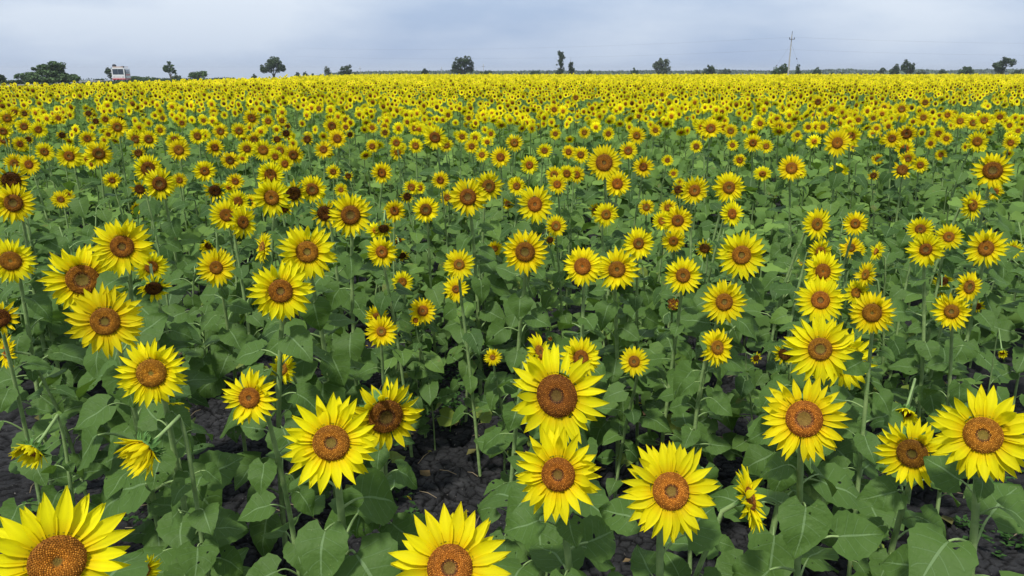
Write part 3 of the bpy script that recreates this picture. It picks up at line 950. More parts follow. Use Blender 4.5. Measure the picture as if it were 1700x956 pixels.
def place_leafy(i, x, y):
    r = random.Random(7000 + i); top = r.uniform(0.55, 0.9)
    root = empty('leafy_sunflower_plant', Vector((x, y, 0)), 'green leafy sunflower plant without an open bloom, standing among the blooming ones', 'sunflower plant', 'sunflower plants without open bloom')
    path = bez(Vector((0, 0, -0.03)), Vector((r.uniform(-.06, .06), r.uniform(-.06, .06), top * 0.4)), Vector((r.uniform(-.06, .06), r.uniform(-.06, .06), top * 0.8)), Vector((r.uniform(-.08, .08), r.uniform(-.08, .08), top)), 9)
    b = Buf(); tube(b, path, [0.008 - 0.0004 * k for k in range(9)], 6); link('stem', b.mesh('stem', [MAT_STEM]), root)
    a0 = r.uniform(0, 6.28); n = r.randint(13, 17)
    for k in range(n):
        u = 0.2 + 0.8 * k / n; p = path[min(8, int(u * 8.5))]
        L = r.uniform(0.10, 0.175) * float(np.interp(u, [0.2, 0.5, 0.8, 1], [0.9, 1.1, 0.9, 0.5])); bl = Buf()
        add_leaf(bl, p, a0 + 2.4 * k + r.uniform(-.3, .3), L, r, tilt=r.uniform(-0.7, 0.15) if u < 0.85 else r.uniform(0.1, 0.8)); link('leaf', bl.mesh('leaf', LEAFMATS, uv=True), root)
rr = random.Random(77); n_leafy = 0
for _ in range(4000):
    y = rr.uniform(2.9, 6.4); x = rr.uniform(-0.72, 0.72) * y
    gx, gy = 850 + FPX * x / (y * CP + H * SP), 0
    if abs(x + 0.35) < 0.42 and 3.0 < y < 4.6: continue
    if x < -0.9 and y < 4.3: continue
    if min(math.hypot(x - a, (y - c)) for a, c, _ in placed) < 0.24: continue
    place_leafy(n_leafy, x, y); placed.append((x, y, 0.8)); n_leafy += 1
    if n_leafy >= 44: break

# ------------------------------------------------------------------ the rest of the field
def leaf_cols(vs, L, r):
    g = r.choice([(0.090, 0.165, 0.036), (0.128, 0.220, 0.048), (0.168, 0.275, 0.060), (0.108, 0.190, 0.046)])
    return [g] * len(vs)
def template(lod, head, seed, rmul=1.0):
    r = random.Random(seed); b = Buf(); h = r.uniform(1.06, 1.24); top = h if head else h - 0.2
    sc = (0.17, 0.25, 0.09)
    if lod < 3:
        k = len(b.v)
        tube(b, [(0, 0.05, 0), (0.01, 0.05, top * 0.5), (0, 0.06, top - 0.05), (0, 0.02, top)], [0.010, 0.009, 0.007, 0.007], 3)
        b.c[k:] = [sc] * (len(b.v) - k)
    nl = {1: 11, 2: 9, 3: 5}[lod]; a0 = r.uniform(0, 6.28)
    for k in range(nl):
        u = (0.28 if lod < 3 else 0.45) + (0.60 if lod < 3 else 0.36) * k / nl
        az = a0 + 2.4 * k + r.uniform(-.3, .3); L = r.uniform(0.13, 0.20) * float(np.interp(u, [0.3, 0.6, 0.95], [1.05, 1.0, 0.7])) * (1.0 if lod < 3 else 1.15)
        o = Vector((math.cos(az), math.sin(az), 0)); e = Vector((0, 0.05, u * top)) + o * L * 0.6 + Vector((0, 0, L * r.uniform(0.1, 0.5)))
        m = SUNWARD(r.uniform(0.15, 0.75)) @ frame(az + r.uniform(-.4, .4), r.uniform(-0.7, 0.15), r.uniform(-.35, .35))
        if lod == 1:
            vs, fs, _ = leaf_shape(L, r, detail=False)
        else:
            dz = r.uniform(0.05, 0.35)
            vs = [(-0.05 * L, 0, 0), (0.2 * L, 0.42 * L, 0.08 * L), (0.2 * L, -0.42 * L, 0.08 * L), (0.45 * L, 0, -0.03 * L), (L, 0, -dz * L), (0.62 * L, 0.26 * L, 0), (0.62 * L, -0.26 * L, 0)]
            fs = [(0, 3, 1), (0, 2, 3), (1, 3, 5), (2, 6, 3), (3, 4, 5), (3, 6, 4)]
            if lod == 3: vs = vs[:5]; fs = [(0, 3, 1), (0, 2, 3), (1, 3, 4), (2, 4, 3)]
        b.add([m @ Vector(v) + e for v in vs], fs, 0, None, leaf_cols(vs, L, r))
    if head:
        D = (r.uniform(0.135, 0.195) if lod < 2 else r.uniform(0.155, 0.215)) * rmul; rad = D / 2; df = r.choice([0.34, 0.38, 0.42, 0.46, 0.5]); hb = Buf()
        shade = r.uniform(0.9, 1.05)
        if lod == 1:
            for ring in (0, 1):
                n = 18
                for k in range(n):
                    a = (k + 0.5 * ring + r.uniform(-.25, .25)) * 2 * math.pi / n
                    petal(hb, a, df * 0.80, (1.07 - df * 0.80) * r.uniform(0.85, 1.03), 0.24, (0.34 if ring == 0 else 0.14) + r.uniform(-.12, .12), r.uniform(0.1, 0.6), r, rows=4, cols=3, shade=shade)
        elif lod == 2:
            n = 20
            for k in range(n):
                a = (k + r.uniform(-.25, .25)) * 2 * math.pi / n; ca, sa = math.cos(a), math.sin(a); l1 = r.uniform(0.86, 1.03); w = 0.17
                pts = [(df * 0.8, -w * 0.5, 0), (df * 0.8, w * 0.5, 0), (df + (1 - df) * 0.45, w * 0.62, 0.14), (df + (1 - df) * 0.45, -w * 0.62, 0.14), (l1, 0, r.uniform(0.02, 0.2))]
                hb.add([(x * ca - y * sa, x * sa + y * ca, z) for x, y, z in pts], [(0, 3, 2), (0, 2, 1), (3, 4, 2)], 0, None, [(0.86 * shade, 0.66 * shade, 0.008)] * 2 + [(0.88 * shade, 0.79 * shade, 0.006)] * 3)
        else:
            n = 24; vs = [(0, 0, 0)]
            for k in range(n):
                q = 1.0 if k % 2 == 0 else 0.8; a = 2 * math.pi * k / n
                vs.append((q * math.cos(a), q * math.sin(a), 0.12))
            hb.add(vs, [(0, 1 + k, 1 + (k + 1) % n) for k in range(n)], 0, None, [(0.86 * shade, 0.68 * shade, 0.008)] + [(0.88 * shade, 0.79 * shade, 0.006)] * n)
        # disc
        df *= {1: 0.9, 2: 0.84, 3: 0.74}[lod]; ds = r.choice([0.35, 0.8, 1.0, 1.0, 1.1, 1.25] if lod < 3 else [0.8, 1.0, 1.2, 1.4]); seg = {1: 14, 2: 9, 3: 6}[lod]
        prof = {1: [(0, .12), (.3, .16), (.65, .24), (1, .06)], 2: [(0, .14), (.55, .22), (1, .06)], 3: [(0, .22), (1, .16)]}[lod]
        vs = [(0, 0, prof[0][1])]; cs = [(0.07 * ds, 0.045 * ds, 0.009)]
        for q, z in prof[1:]:
            for k in range(seg):
                a = 2 * math.pi * k / seg; vs.append((q * df * math.cos(a), q * df * math.sin(a), z)); j = r.uniform(0.75, 1.2) * ds; cs.append((0.36 * j, 0.135 * j, 0.010 * j))
        fs = [(0, 1 + k, 1 + (k + 1) % seg) for k in range(seg)]
        for i in range(len(prof) - 2):
            for k in range(seg): fs.append((1 + i * seg + k, 1 + (i + 1) * seg + k, 1 + (i + 1) * seg + (k + 1) % seg, 1 + i * seg + (k + 1) % seg))
        hb.add(vs, fs, 0, None, cs)
        if lod < 3:   # green back
            vs = [(0, 0, -0.25)] + [(0.5 * math.cos(6.283 * k / 8), 0.5 * math.sin(6.283 * k / 8), -0.03) for k in range(8)]
            hb.add(vs, [(0, 1 + (k + 1) % 8, 1 + k) for k in range(8)], 0, None, [(0.09, 0.19, 0.05)] * 9)
        yaw, el = r.gauss(0, 0.36), (r.gauss(0.05, 0.2) if r.random() < .88 else r.uniform(-0.9, -0.4))
        nn = Vector((math.sin(yaw) * math.cos(el), -math.cos(yaw) * math.cos(el), math.sin(el)))
        mm = nn.to_track_quat('Z', 'Y').to_matrix()
        b.add([mm @ (Vector(v) * rad) + Vector((0, -0.03, top)) for v in hb.v], hb.f, 0, None, hb.c)
    v = np.asarray(b.v, np.float32); c = np.asarray(b.c, np.float32); tris = []
    for f in b.f:
        for k in range(1, len(f) - 1): tris.append((f[0], f[k], f[k + 1]))
    return v, c, np.asarray(tris, np.int32)

def field_points(d0, d1, dens):
    step = 1 / math.sqrt(dens); ys = np.arange(d0, d1, step); P = []
    for y in ys:
        xl, xr = max(-0.70 * y - 2.5, -27.6 + 0.7 * math.sin(y * 0.21) + 0.5 * math.sin(y * 0.9)), 0.70 * y + 2.5
        P.append(np.stack([np.arange(xl, xr, step), np.full(len(np.arange(xl, xr, step)), y)], -1))
    P = np.concatenate(P); P += rng.uniform(-0.42, 0.42, P.shape) * step
    P = P[(P[:, 0] > -29.4) & (P[:, 1] >= d0 - .3)]
    return P
# places where few heads have opened: centre X, Y, half sizes, share of heads missing
GREEN = []
for (px, py, hx, hy, s) in [(150, 178, 190, 9, .85), (360, 176, 110, 7, .6), (1600, 180, 130, 11, .85), (1420, 172, 90, 6, .5), (740, 208, 60, 10, .6), (1120, 250, 160, 40, .95),
                            (1560, 250, 180, 30, .9), (100, 205, 80, 14, .7), (330, 212, 60, 10, .5), (980, 240, 60, 22, .8), (560, 156, 120, 4, .35), (900, 150, 160, 4, .3), (1620, 152, 90, 4, .35)]:
    c, _ = on_plane(px, py, 1.1); a, _ = on_plane(px, py - hy, 1.1); e, _ = on_plane(px, py + hy, 1.1); q, _ = on_plane(px + hx, py, 1.1)
    GREEN.append((c.x, (a.y + e.y) / 2, q.x - c.x, (a.y - e.y) / 2, s))
def head_prob(P):
    d = P[:, 1]
    p = np.interp(d, [0, 7.5, 9, 11, 13, 17, 24], [0.0, 0.03, 0.2, 0.5, 0.85, 0.97, 1.0])
    n = vnoise(P[:, 0], P[:, 1], 5.0, 21) * 0.6 + vnoise(P[:, 0], P[:, 1], 1.9, 22) * 0.4
    p = p * np.clip(1.35 - np.clip((n - 0.44) * 4.5, 0, 1.1) * np.interp(d, [10, 30, 60], [1, .8, .35]), 0, 1)
    for cx, cy, hx, hy, s in GREEN:
        g = np.exp(-(((P[:, 0] - cx) / hx) ** 2 + ((P[:, 1] - cy) / hy) ** 2) ** 1.5); p = p * (1 - s * g)
    return p
def build_field():
    V, C, T = [], [], []; base = 0
    near_xy = np.array([(a, b_) for a, b_, _ in placed])
    zones = [(1, 4.2, 16, 6.6), (2, 16, 42, 6.0), (3, 42, 85, 3.8), (3, 85, 152, 2.6)]
    for zi, (lod, d0, d1, dens) in enumerate(zones):
        P = field_points(d0, d1, dens)
        if lod == 1:
            dist = np.sqrt(((P[:, None, :] - near_xy[None]) ** 2).sum(-1)).min(1)
            keep = (dist > 0.17) & (rng.random(len(P)) < np.interp(P[:, 1], [4.2, 6.0, 8, 10], [0.2, 0.7, 0.95, 1.0]))
            P = P[keep]
        hp = rng.random(len(P)) < head_prob(P)
        nv = 9
        for head in (True, False):
            sel = P[hp] if head else P[~hp]; which = rng.integers(0, nv, len(sel))
            for v in range(nv):
                Q = sel[which == v]
                if not len(Q): continue
                tv, tc, tt = template(lod, head, 50 + v + 100 * lod + (1000 if head else 0), 1.0 if zi < 2 else 1.12)
                n = len(Q); a = rng.normal(0, 0.22, n) if head else rng.normal(0, 0.4, n)
                ca, sa = np.cos(a)[:, None], np.sin(a)[:, None]
                s = rng.uniform(0.88, 1.1, n)[:, None]
                hN = vnoise(Q[:, 0], Q[:, 1], 3.2, 31)[:, None]
                zs = rng.normal(1.0, 0.055, n)[:, None] * (0.92 + 0.15 * hN)
                if lod == 1: zs = zs * np.interp(Q[:, 1], [4.6, 7, 10, 14], [0.55, 0.74, 0.9, 1.0])[:, None]
                zs = zs * np.where((Q[:, 0:1] < -18) & (Q[:, 1:2] < 90), 0.92, 1.0)
                mir = np.where(rng.random(n) < 0.5, -1.0, 1.0)[:, None]
                x = tv[None, :, 0] * s * mir; y = tv[None, :, 1] * s
                X = x * ca - y * sa + Q[:, 0:1]; Y = x * sa + y * ca + Q[:, 1:2]; Z = tv[None, :, 2] * zs
                V.append(np.stack([X, Y, Z], -1).reshape(-1, 3).astype(np.float32))
                j = rng.uniform(0.82, 1.15, n)[:, None, None]
                C.append((tc[None] * j).reshape(-1, 3).astype(np.float32))
                T.append((tt[None] + (np.arange(n) * len(tv))[:, None, None] + base).reshape(-1, 3).astype(np.int32))
                base += n * len(tv)
    V = np.concatenate(V); C = np.concatenate(C); T = np.concatenate(T)
    me = bpy.data.meshes.new('sunflower_field')
    me.vertices.add(len(V)); me.vertices.foreach_set('co', V.ravel())
    me.loops.add(T.size); me.loops.foreach_set('vertex_index', T.ravel())
    me.polygons.add(len(T)); me.polygons.foreach_set('loop_start', np.arange(0, T.size, 3, dtype=np.int32))
    me.update(calc_edges=True)
    a = me.attributes.new('Col', 'FLOAT_COLOR', 'POINT'); cc = np.ones((len(V), 4), np.float32); cc[:, :3] = C; a.data.foreach_set('color', cc.ravel())
    me.materials.append(MAT_FIELD)
    tag(link('sunflower_field', me), 'dense yellow carpet of far sunflowers stretching to the horizon', 'sunflower field', kind='stuff')
    print('field tris', len(T), 'verts', len(V))
build_field()

# ------------------------------------------------------------------ weeds, pebbles and straw on the soil
def build_weeds():
    b = Buf(); r = random.Random(5)
    spots = [(740, 640, 0.34, 60), (690, 660, 0.25, 34), (780, 690, 0.2, 20), (1650, 800, 0.4, 60), (1620, 860, 0.3, 40), (330, 560, 0.35, 50), (390, 540, 0.3, 40), (800, 600, 0.4, 40), (1000, 560, 0.4, 30),
             (90, 830, 0.15, 8), (660, 840, 0.12, 7), (1480, 850, 0.3, 14), (1000, 820, 0.2, 10), (560, 700, 0.3, 20), (250, 830, 0.2, 6), (850, 520, 0.5, 50), (1480, 660, 0.4, 40), (610, 620, 0.3, 30)]
    for px, py, rad, n in spots:
        c, _ = on_plane(px, py, 0.0)
        for _ in range(n):
            a = r.uniform(0, 6.28); q = rad * math.sqrt(r.random()); o = c + Vector((q * math.cos(a), q * 1.4 * math.sin(a), 0)); h = r.uniform(0.03, 0.16)
            if r.random() < 0.45: continue
            for k in range(r.randint(8, 22)):
                az = r.uniform(0, 6.28); e = r.uniform(-0.2, 0.7); L = r.uniform(0.014, 0.042); m = frame(az, e)
                p = o + Vector((r.uniform(-.025, .025), r.uniform(-.025, .025), h * r.random()))
                vs = [m @ Vector(v) * L + p for v in ((0, 0, 0), (0.4, 0.33, 0.06), (1, 0, -0.1), (0.4, -0.33, 0.06))]
                g = r.uniform(0.7, 1.3); b.add(vs, [(0, 1, 2), (0, 2, 3)], 0, None, [(0.045 * g, 0.105 * g, 0.024 * g)] * 4)
    tag(link('weeds', b.mesh('weeds', [MAT_FIELD], smooth=False, col=True)), 'small bright green weeds growing low on the black soil', 'weeds', kind='stuff')
    b = Buf()
    for _ in range(700):
        x, y = r.uniform(-3, 3), r.uniform(2.6, 6); s = r.uniform(0.003, 0.009)
        vs = [(x + r.uniform(-s, s), y + r.uniform(-s, s), 0.004 + z * s) for z in (0, 0, 0, 1.2)]
        g = r.uniform(0.15, 0.5); b.add(vs, [(0, 1, 3), (1, 2, 3), (2, 0, 3)], 0, None, [(0.5 * g, 0.47 * g, 0.42 * g)] * 4)
    for _ in range(120):
        x, y = r.uniform(-3, 3), r.uniform(2.6, 6); a = r.uniform(0, 6.28); L = r.uniform(0.03, 0.14)
        dx, dy = math.cos(a) * L, math.sin(a) * L; k = len(b.v)
        tube(b, [(x, y, 0.012), (x + dx * .5, y + dy * .5, 0.02), (x + dx, y + dy, 0.01)], [0.002, 0.0025, 0.0015], 4)
        b.c[k:] = [(0.28, 0.22, 0.14)] * (len(b.v) - k)
    for k in range(150):
        x, y = r.uniform(-3, 3), r.uniform(2.6, 6); m = frame(r.uniform(0, 6.28), r.uniform(-0.2, 0.2)); L = r.uniform(0.03, 0.05) if k < 70 else r.uniform(0.03, 0.09)
        c = (0.7, 0.5, 0.02) if k < 70 else random.Random(k).choice([(0.12, 0.08, 0.045), (0.20, 0.14, 0.07), (0.16, 0.15, 0.05)])
        w = 0.14 if k < 70 else 0.36
        b.add([m @ Vector(v) * L + Vector((x, y, 0.012)) for v in ((-0.5, 0, 0), (0, w, 0.15), (0.55, 0, 0.05), (0, -w, 0.12))], [(0, 1, 2), (0, 2, 3)], 0, None, [c] * 4)
    tag(link('debris', b.mesh('debris', [MAT_FIELD], smooth=False, col=True)), 'pale grit, dry straw and fallen petals scattered over the black soil', 'debris', kind='stuff')
build_weeds()

# ------------------------------------------------------------------ trees and bushes along the horizon
MAT_BARK = simple('bark', (0.10, 0.085, 0.07), 0.9, 0.1, var=0.3, vscale=3)
def crown_mat(name, c):
    def f(t):
        g = t.nodes.new('ShaderNodeNewGeometry')
        return CR(t, g.outputs['Random Per Island'], [(0, tuple(q * 0.6 for q in c) + (1,)), (0.6, c + (1,)), (1, tuple(q * 1.55 for q in c) + (1,))])
    return leafy(name, f, trans=0.22, rough=0.6, spec=0.12)
CROWNS = {'dark': crown_mat('dark foliage', (0.062, 0.096, 0.038)), 'mid': crown_mat('green foliage', (0.075, 0.125, 0.045)), 'pale': crown_mat('grey green foliage', (0.12, 0.15, 0.09))}
def tree(px, ytop, w_px, dist, lobes, tone, trunk, label, name='tree', cat='tree', seed=0, dens=1.0, leaf=0.20, low=0.0):
    """lobes: (x, z, radius x, radius z) in shares of half width and of height"""
    r = random.Random(seed * 17 + int(px)); c = at_distance(px, 117, dist); top = at_distance(px, ytop, dist).z; hw = w_px / 2 / FPX * dist * (CP if False else 1.0)
    base = Vector((c.x, dist, terrain(c.x, dist))); top -= base.z
    root = empty(name, base, label, cat, 'trees and bushes along the horizon')
    b = Buf()
    for lx, lz, rx, rz in lobes:
        ctr = Vector((lx * hw, r.uniform(-0.25, 0.25) * hw, lz * top)); rx *= hw; rz *= top
        n = int(dens * 1000 * max(0.15, min(1.6, rx * rz / 1.6)))
        blobs = [(Vector((r.gauss(0, .5), r.gauss(0, .5), r.gauss(0, .5))), r.uniform(0.2, 0.5)) for _ in range(14)]
        for _ in range(n):
            bc, br = r.choice(blobs); d = Vector((r.gauss(0, 1), r.gauss(0, 1), r.gauss(0, 1))).normalized()
            p = bc * 0.9 + d * br * r.uniform(0.55, 1.0) ** 0.5
            if p.length > 1.12: p = p.normalized() * r.uniform(0.8, 1.1)
            p = ctr + Vector((p.x * rx, p.y * rx, p.z * rz))
            if p.z < low * top + 0.05: continue
            az = r.uniform(0, 6.28); m = frame(az, r.uniform(-1.0, 0.8), r.uniform(-1, 1)); L = leaf * r.uniform(0.6, 1.5)
            b.add([m @ Vector(v) * L + p for v in ((-0.6, 0, 0), (0, 0.5, 0.1), (0.9, 0, 0), (0, -0.5, 0.1))], [(0, 1, 2), (0, 2, 3)])
    cr = link('crown' if cat == 'tree' else 'foliage', b.mesh('crown', [CROWNS[tone]], smooth=False), root)
    bt = Buf(); k = max(0.09, top * 0.028)
    for lx, lz, rx, rz in lobes:
        e = Vector((lx * hw, 0, lz * top)); f0 = trunk if trunk > 0 else 0.15
        p0 = Vector((r.uniform(-.1, .1) * k, 0, -0.1)); p1 = Vector((0, 0, f0 * top)); p2 = e * 0.5 + Vector((0, 0, 0.3 * top)) * 0.5
        path = bez(p0, p1, p2, e, 7); tube(bt, path, [k * (1.15 - 0.8 * i / 6) for i in range(7)], 6)
        for _ in range(4):
            d = Vector((r.gauss(0, 1) * rx * hw, r.gauss(0, 1) * rx * hw, abs(r.gauss(0, 0.8)) * rz * top)) * 0.8
            tube(bt, bez(e * 0.75, e * 0.9, e + d * 0.5, e + d, 5), [k * 0.35, k * 0.28, k * 0.2, k * 0.12, k * 0.06], 4)
    link('trunk' if cat == 'tree' else 'stem', bt.mesh('trunk', [MAT_BARK]), root)
ROUND = [(0, .62, .75, .30), (-.45, .5, .5, .22), (.48, .55, .5, .24), (0.05, .82, .5, .18)]
BUSH = [(0, .42, .8, .42), (-.5, .35, .5, .34), (.5, .38, .48, .36), (.1, .7, .5, .28)]
LOWB = [(-.6, .35, .4, .45), (-.1, .42, .5, .55), (.5, .36, .5, .5)]
THICK = [(0.12, .66, .36, .34), (-.28, .58, .34, .30), (.28, .78, .22, .22), (-.1, .3, .7, .3), (.62, .26, .4, .26), (-.7, .30, .36, .26), (.25, .34, .5, .32)]
MULTI = [(-.42, .48, .5, .30), (.5, .72, .46, .26), (-.22, .80, .30, .16), (.72, .44, .3, .2), (.05, .38, .5, .24), (.1, .62, .4, .2)]
SLIM = [(0, .30, .8, .14), (-.1, .55, .8, .16), (.1, .75, .75, .14), (-.15, .90, .65, .10), (-.6, .15, .8, .13)]
CLUMP = [(0, .62, .7, .22), (-.5, .66, .4, .14), (.55, .5, .4, .16), (.05, .93, .22, .09)]
TALLO = [(0, .55, .75, .3), (-.1, .8, .6, .2), (.2, .35, .6, .22)]
WISP = [(-.45, .5, .5, .3), (.4, .55, .5, .32), (0, .72, .45, .26), (-.1, .35, .6, .25), (.5, .8, .3, .16)]
for args in [
    (84, 103, 92, 122, THICK, 'mid', 0, 'big spreading green thicket beside the grey road at the far left', 'thicket', 'bush', 1, 1.3, .22),
    (0, 121, 16, 118, BUSH, 'dark', 0, 'dark bush cut by the left edge beyond the field corner', 'bush', 'bush', 2),
    (24, 131, 30, 117, LOWB, 'dark', 0, 'low dark scrub between the cut bush and the big thicket', 'bush', 'bush', 3),
    (163, 131, 16, 165, LOWB, 'dark', 0, 'low dark scrub by the road just left of the bus', 'bush', 'bush', 4),
    (182, 112, 18, 185, TALLO, 'dark', .2, 'small dark tree half hidden behind the bus', 'tree', 'tree', 5),
    (235, 125, 44, 178, LOWB, 'mid', 0, 'long low green hedge-like bush just right of the bus', 'bush', 'bush', 6),
    (282, 102, 26, 170, CLUMP, 'mid', .3, 'small clumpy tree with bare thin trunk right of the bus', 'tree', 'tree', 7),
    (292, 123, 16, 190, BUSH, 'pale', 0, 'small greyish bush at the foot of the clumpy thin-trunked tree', 'bush', 'bush', 8),
    (326, 117, 38, 175, WISP, 'mid', 0, 'feathery wide green bush right of the clumpy thin-trunked tree', 'bush', 'bush', 9),
    (375, 127, 44, 240, LOWB, 'dark', 0, 'faint low scrub between the feathery bush and the round tree', 'bush', 'bush', 10),
    (421, 122, 10, 260, BUSH, 'dark', 0, 'small dark bush just left of the big round tree', 'bush', 'bush', 11),
    (454, 94, 41, 210, ROUND, 'dark', .25, 'big round tree with visible short trunk, standing alone left of middle', 'tree', 'tree', 12, 1.2),
    (493, 119, 11, 260, BUSH, 'pale', 0, 'small pale bush, first one right of the big round tree', 'bush', 'bush', 13),
    (507, 119, 10, 255, TALLO, 'dark', 0, 'small dark upright bush, second one right of the big round tree', 'bush', 'bush', 14),
    (518, 121, 9, 255, BUSH, 'dark', 0, 'small dark bush, third one right of the big round tree', 'bush', 'bush', 15),
    (533, 122, 13, 250, LOWB, 'dark', 0, 'low dark bush at the left foot of a small pale tree', 'bush', 'bush', 16),
    (544, 110, 14, 230, TALLO, 'pale', .2, 'small pale tree between the round tree and a leaning dark tree', 'tree', 'tree', 17),
    (573, 107, 23, 225, [(.15, .6, .75, .32), (-.55, .42, .45, .26), (.4, .82, .5, .18), (0, .3, .7, .28)], 'dark', .15, 'dark round tree sloping up to one side, right of the small pale tree', 'tree', 'tree', 18),
    (589, 121, 10, 250, BUSH, 'dark', 0, 'small low bush touching the sloping dark tree', 'bush', 'bush', 19),
    (630, 121, 28, 270, LOWB, 'dark', 0, 'flat wide scrub halfway between two dark trees left of middle', 'bush', 'bush', 20),
    (664, 120, 12, 270, BUSH, 'dark', 0, 'low round bush left of a compact small dark tree', 'bush', 'bush', 21),
    (705, 112, 14, 255, BUSH, 'dark', .1, 'compact small dark round tree left of the twin-crowned tree', 'tree', 'tree', 22),
    (767, 92, 40, 230, MULTI, 'dark', .3, 'twin-crowned dark tree with uneven outline near the middle of the horizon', 'tree', 'tree', 23, 1.15),
    (806, 114, 23, 260, LOWB, 'mid', 0, 'low wide bush just right of the twin-crowned tree', 'bush', 'bush', 24),
    (861, 119, 6, 300, BUSH, 'dark', 0, 'tiny bush alone between the twin-crowned tree and the tall slim tree', 'bush', 'bush', 25),
    (888, 115, 18, 270, LOWB, 'mid', 0, 'low bush first on the left of the tall slim tree', 'bush', 'bush', 26),
    (908, 117, 7, 280, BUSH, 'pale', 0, 'tiny pale bush beside the foot of the tall slim tree', 'bush', 'bush', 27),
    (931, 84, 16, 230, SLIM, 'dark', .3, 'tall slim ragged tree, tallest of the horizon right of middle', 'tree', 'tree', 28, 1.2, .18),
    (948, 100, 14, 230, TALLO, 'dark', .2, 'shorter dark tree just right of the tall slim ragged tree', 'tree', 'tree', 29),
    (978, 115, 13, 260, BUSH, 'dark', 0, 'small dark bush right of the tall slim pair', 'bush', 'bush', 30),
    (1053, 112, 14, 260, BUSH, 'mid', 0, 'small bush left of the pale multi-stemmed tree', 'bush', 'bush', 31),
    (1098, 96, 34, 230, WISP, 'pale', .15, 'pale grey-green multi-stemmed tree with airy crown right of middle', 'tree', 'tree', 32, .9),
    (1158, 116, 17, 270, LOWB, 'pale', 0, 'low pale bush left of the compact dark round tree', 'bush', 'bush', 33),
    (1177, 106, 23, 245, BUSH, 'dark', .1, 'compact dark round tree between two pale low bushes', 'tree', 'tree', 34),
    (1203, 113, 21, 270, LOWB, 'pale', 0, 'low pale bush right of the compact dark round tree', 'bush', 'bush', 35),
    (1295, 104, 30, 190, [(-.5, .5, .5, .32), (.4, .66, .55, .32), (0, .4, .7, .3)], 'mid', .1, 'grey-green tree right behind the utility pole', 'tree', 'tree', 36),
    (1325, 107, 11, 220, TALLO, 'dark', .3, 'narrow dark tree just right of the utility pole', 'tree', 'tree', 37),
    (1340, 119, 20, 230, LOWB, 'mid', 0, 'low green bush between the two trees right of the pole', 'bush', 'bush', 38),
    (1356, 111, 15, 225, BUSH, 'mid', 0, 'small roundish tree, second one right of the utility pole', 'tree', 'tree', 39),
    (1382, 119, 10, 280, BUSH, 'dark', 0, 'tiny bush far right of the pole in front of the blue woods', 'bush', 'bush', 40),
    (1397, 118, 12, 280, BUSH, 'pale', 0, 'tiny pale bush in front of the blue woods', 'bush', 'bush', 41),
    (1463, 112, 18, 260, [(.3, .6, .5, .36), (-.5, .3, .5, .3)], 'dark', 0, 'dark uneven bush left of the paired dark trees', 'bush', 'bush', 42),
    (1485, 105, 17, 235, BUSH, 'dark', .1, 'left one of two paired dark trees on the right horizon', 'tree', 'tree', 43),
    (1507, 98, 26, 235, [(.1, .5, .8, .3), (-.35, .88, .3, .1), (.4, .6, .5, .22), (-.3, .55, .4, .3)], 'dark', .2, 'right one of two paired dark trees, with a tuft sticking up', 'tree', 'tree', 44),
    (1530, 115, 18, 260, LOWB, 'pale', 0, 'pale low bush at the right foot of the paired trees', 'bush', 'bush', 45),
    (1565, 114, 18, 250, BUSH, 'dark', 0, 'dark low bush halfway between the paired trees and a round green one', 'bush', 'bush', 46),
    (1603, 108, 26, 235, BUSH, 'mid', .1, 'round green broad bush alone on the right horizon', 'bush', 'bush', 47),
    (1665, 94, 37, 215, [(0, .5, .8, .3), (.3, .75, .55, .2), (-.4, .6, .5, .24), (-.05, .9, .3, .1)], 'dark', .15, 'big dark tree near the right edge of the horizon', 'tree', 'tree', 48, 1.1),
    (1689, 114, 18, 235, BUSH, 'dark', 0, 'small dark bush beside the big tree at the right edge', 'bush', 'bush', 49),
]: tree(*args)

# far woods, one bluish mass along the right horizon and a thin line elsewhere
def build_woods():
    b = Buf(); r = random.Random(8)
    for _ in range(26000):
        px = r.uniform(560, 1780); d = r.uniform(700, 900); k = np.interp(px, [0, 380, 1000, 1200, 1400, 1700], [0.15, 0.25, 0.3, 0.6, 0.8, 0.8])
        x = (px - 850) / FPX * d; hh = (3.2 + 2.6 * k * (0.5 + 0.5 * math.sin(px * 0.043 + 1.1 * math.sin(px * 0.017)) * 0.6 + 0.2)) * r.random() ** 0.8
        m = frame(r.uniform(0, 6.28), r.uniform(-1, 1)); L = r.uniform(0.9, 2.0)
        b.add([m @ Vector(v) * L + Vector((x, d, hh + terrain(x, d))) for v in ((-0.6, 0, 0), (0, 0.5, 0.1), (0.9, 0, 0), (0, -0.5, 0.1))], [(0, 1, 2), (0, 2, 3)])
    tag(link('far_woods', b.mesh('far_woods', [CROWNS['dark']], smooth=False)), 'thin bluish line of far woods behind the field', 'woods', kind='stuff')
build_woods()

# roadside verge
def build_verge():
    b = Buf(); r = random.Random(9)
    for _ in range(9000):
        t = r.random(); y = 60 + 130 * t; x = -54.5 - 0.27 * (y - 75) + r.uniform(0, 12) * (1 if r.random() < 0.75 else -0.9) + (4 if r.random() < .75 else -4)
        rx = np.interp(y, [75, 108, 153, 215], [-56, -67, -79, -96])
        if abs(x - rx) < 3.4: continue
        L = r.uniform(0.15, 0.5); m = frame(r.uniform(0, 6.28), r.uniform(0.6, 1.5))
        g = r.uniform(0.6, 1.3); b.add([m @ Vector(v) * L + Vector((x, y, 0)) for v in ((0, -0.25, 0), (0, 0.25, 0), (1, 0, 0))], [(0, 1, 2)], 0, None, [(0.055 * g, 0.085 * g, 0.035 * g)] * 3)
    tag(link('verge_grass', b.mesh('verge_grass', [MAT_FIELD], smooth=False, col=True)), 'dull green grass verge along the grey road', 'grass', kind='stuff')
build_verge()

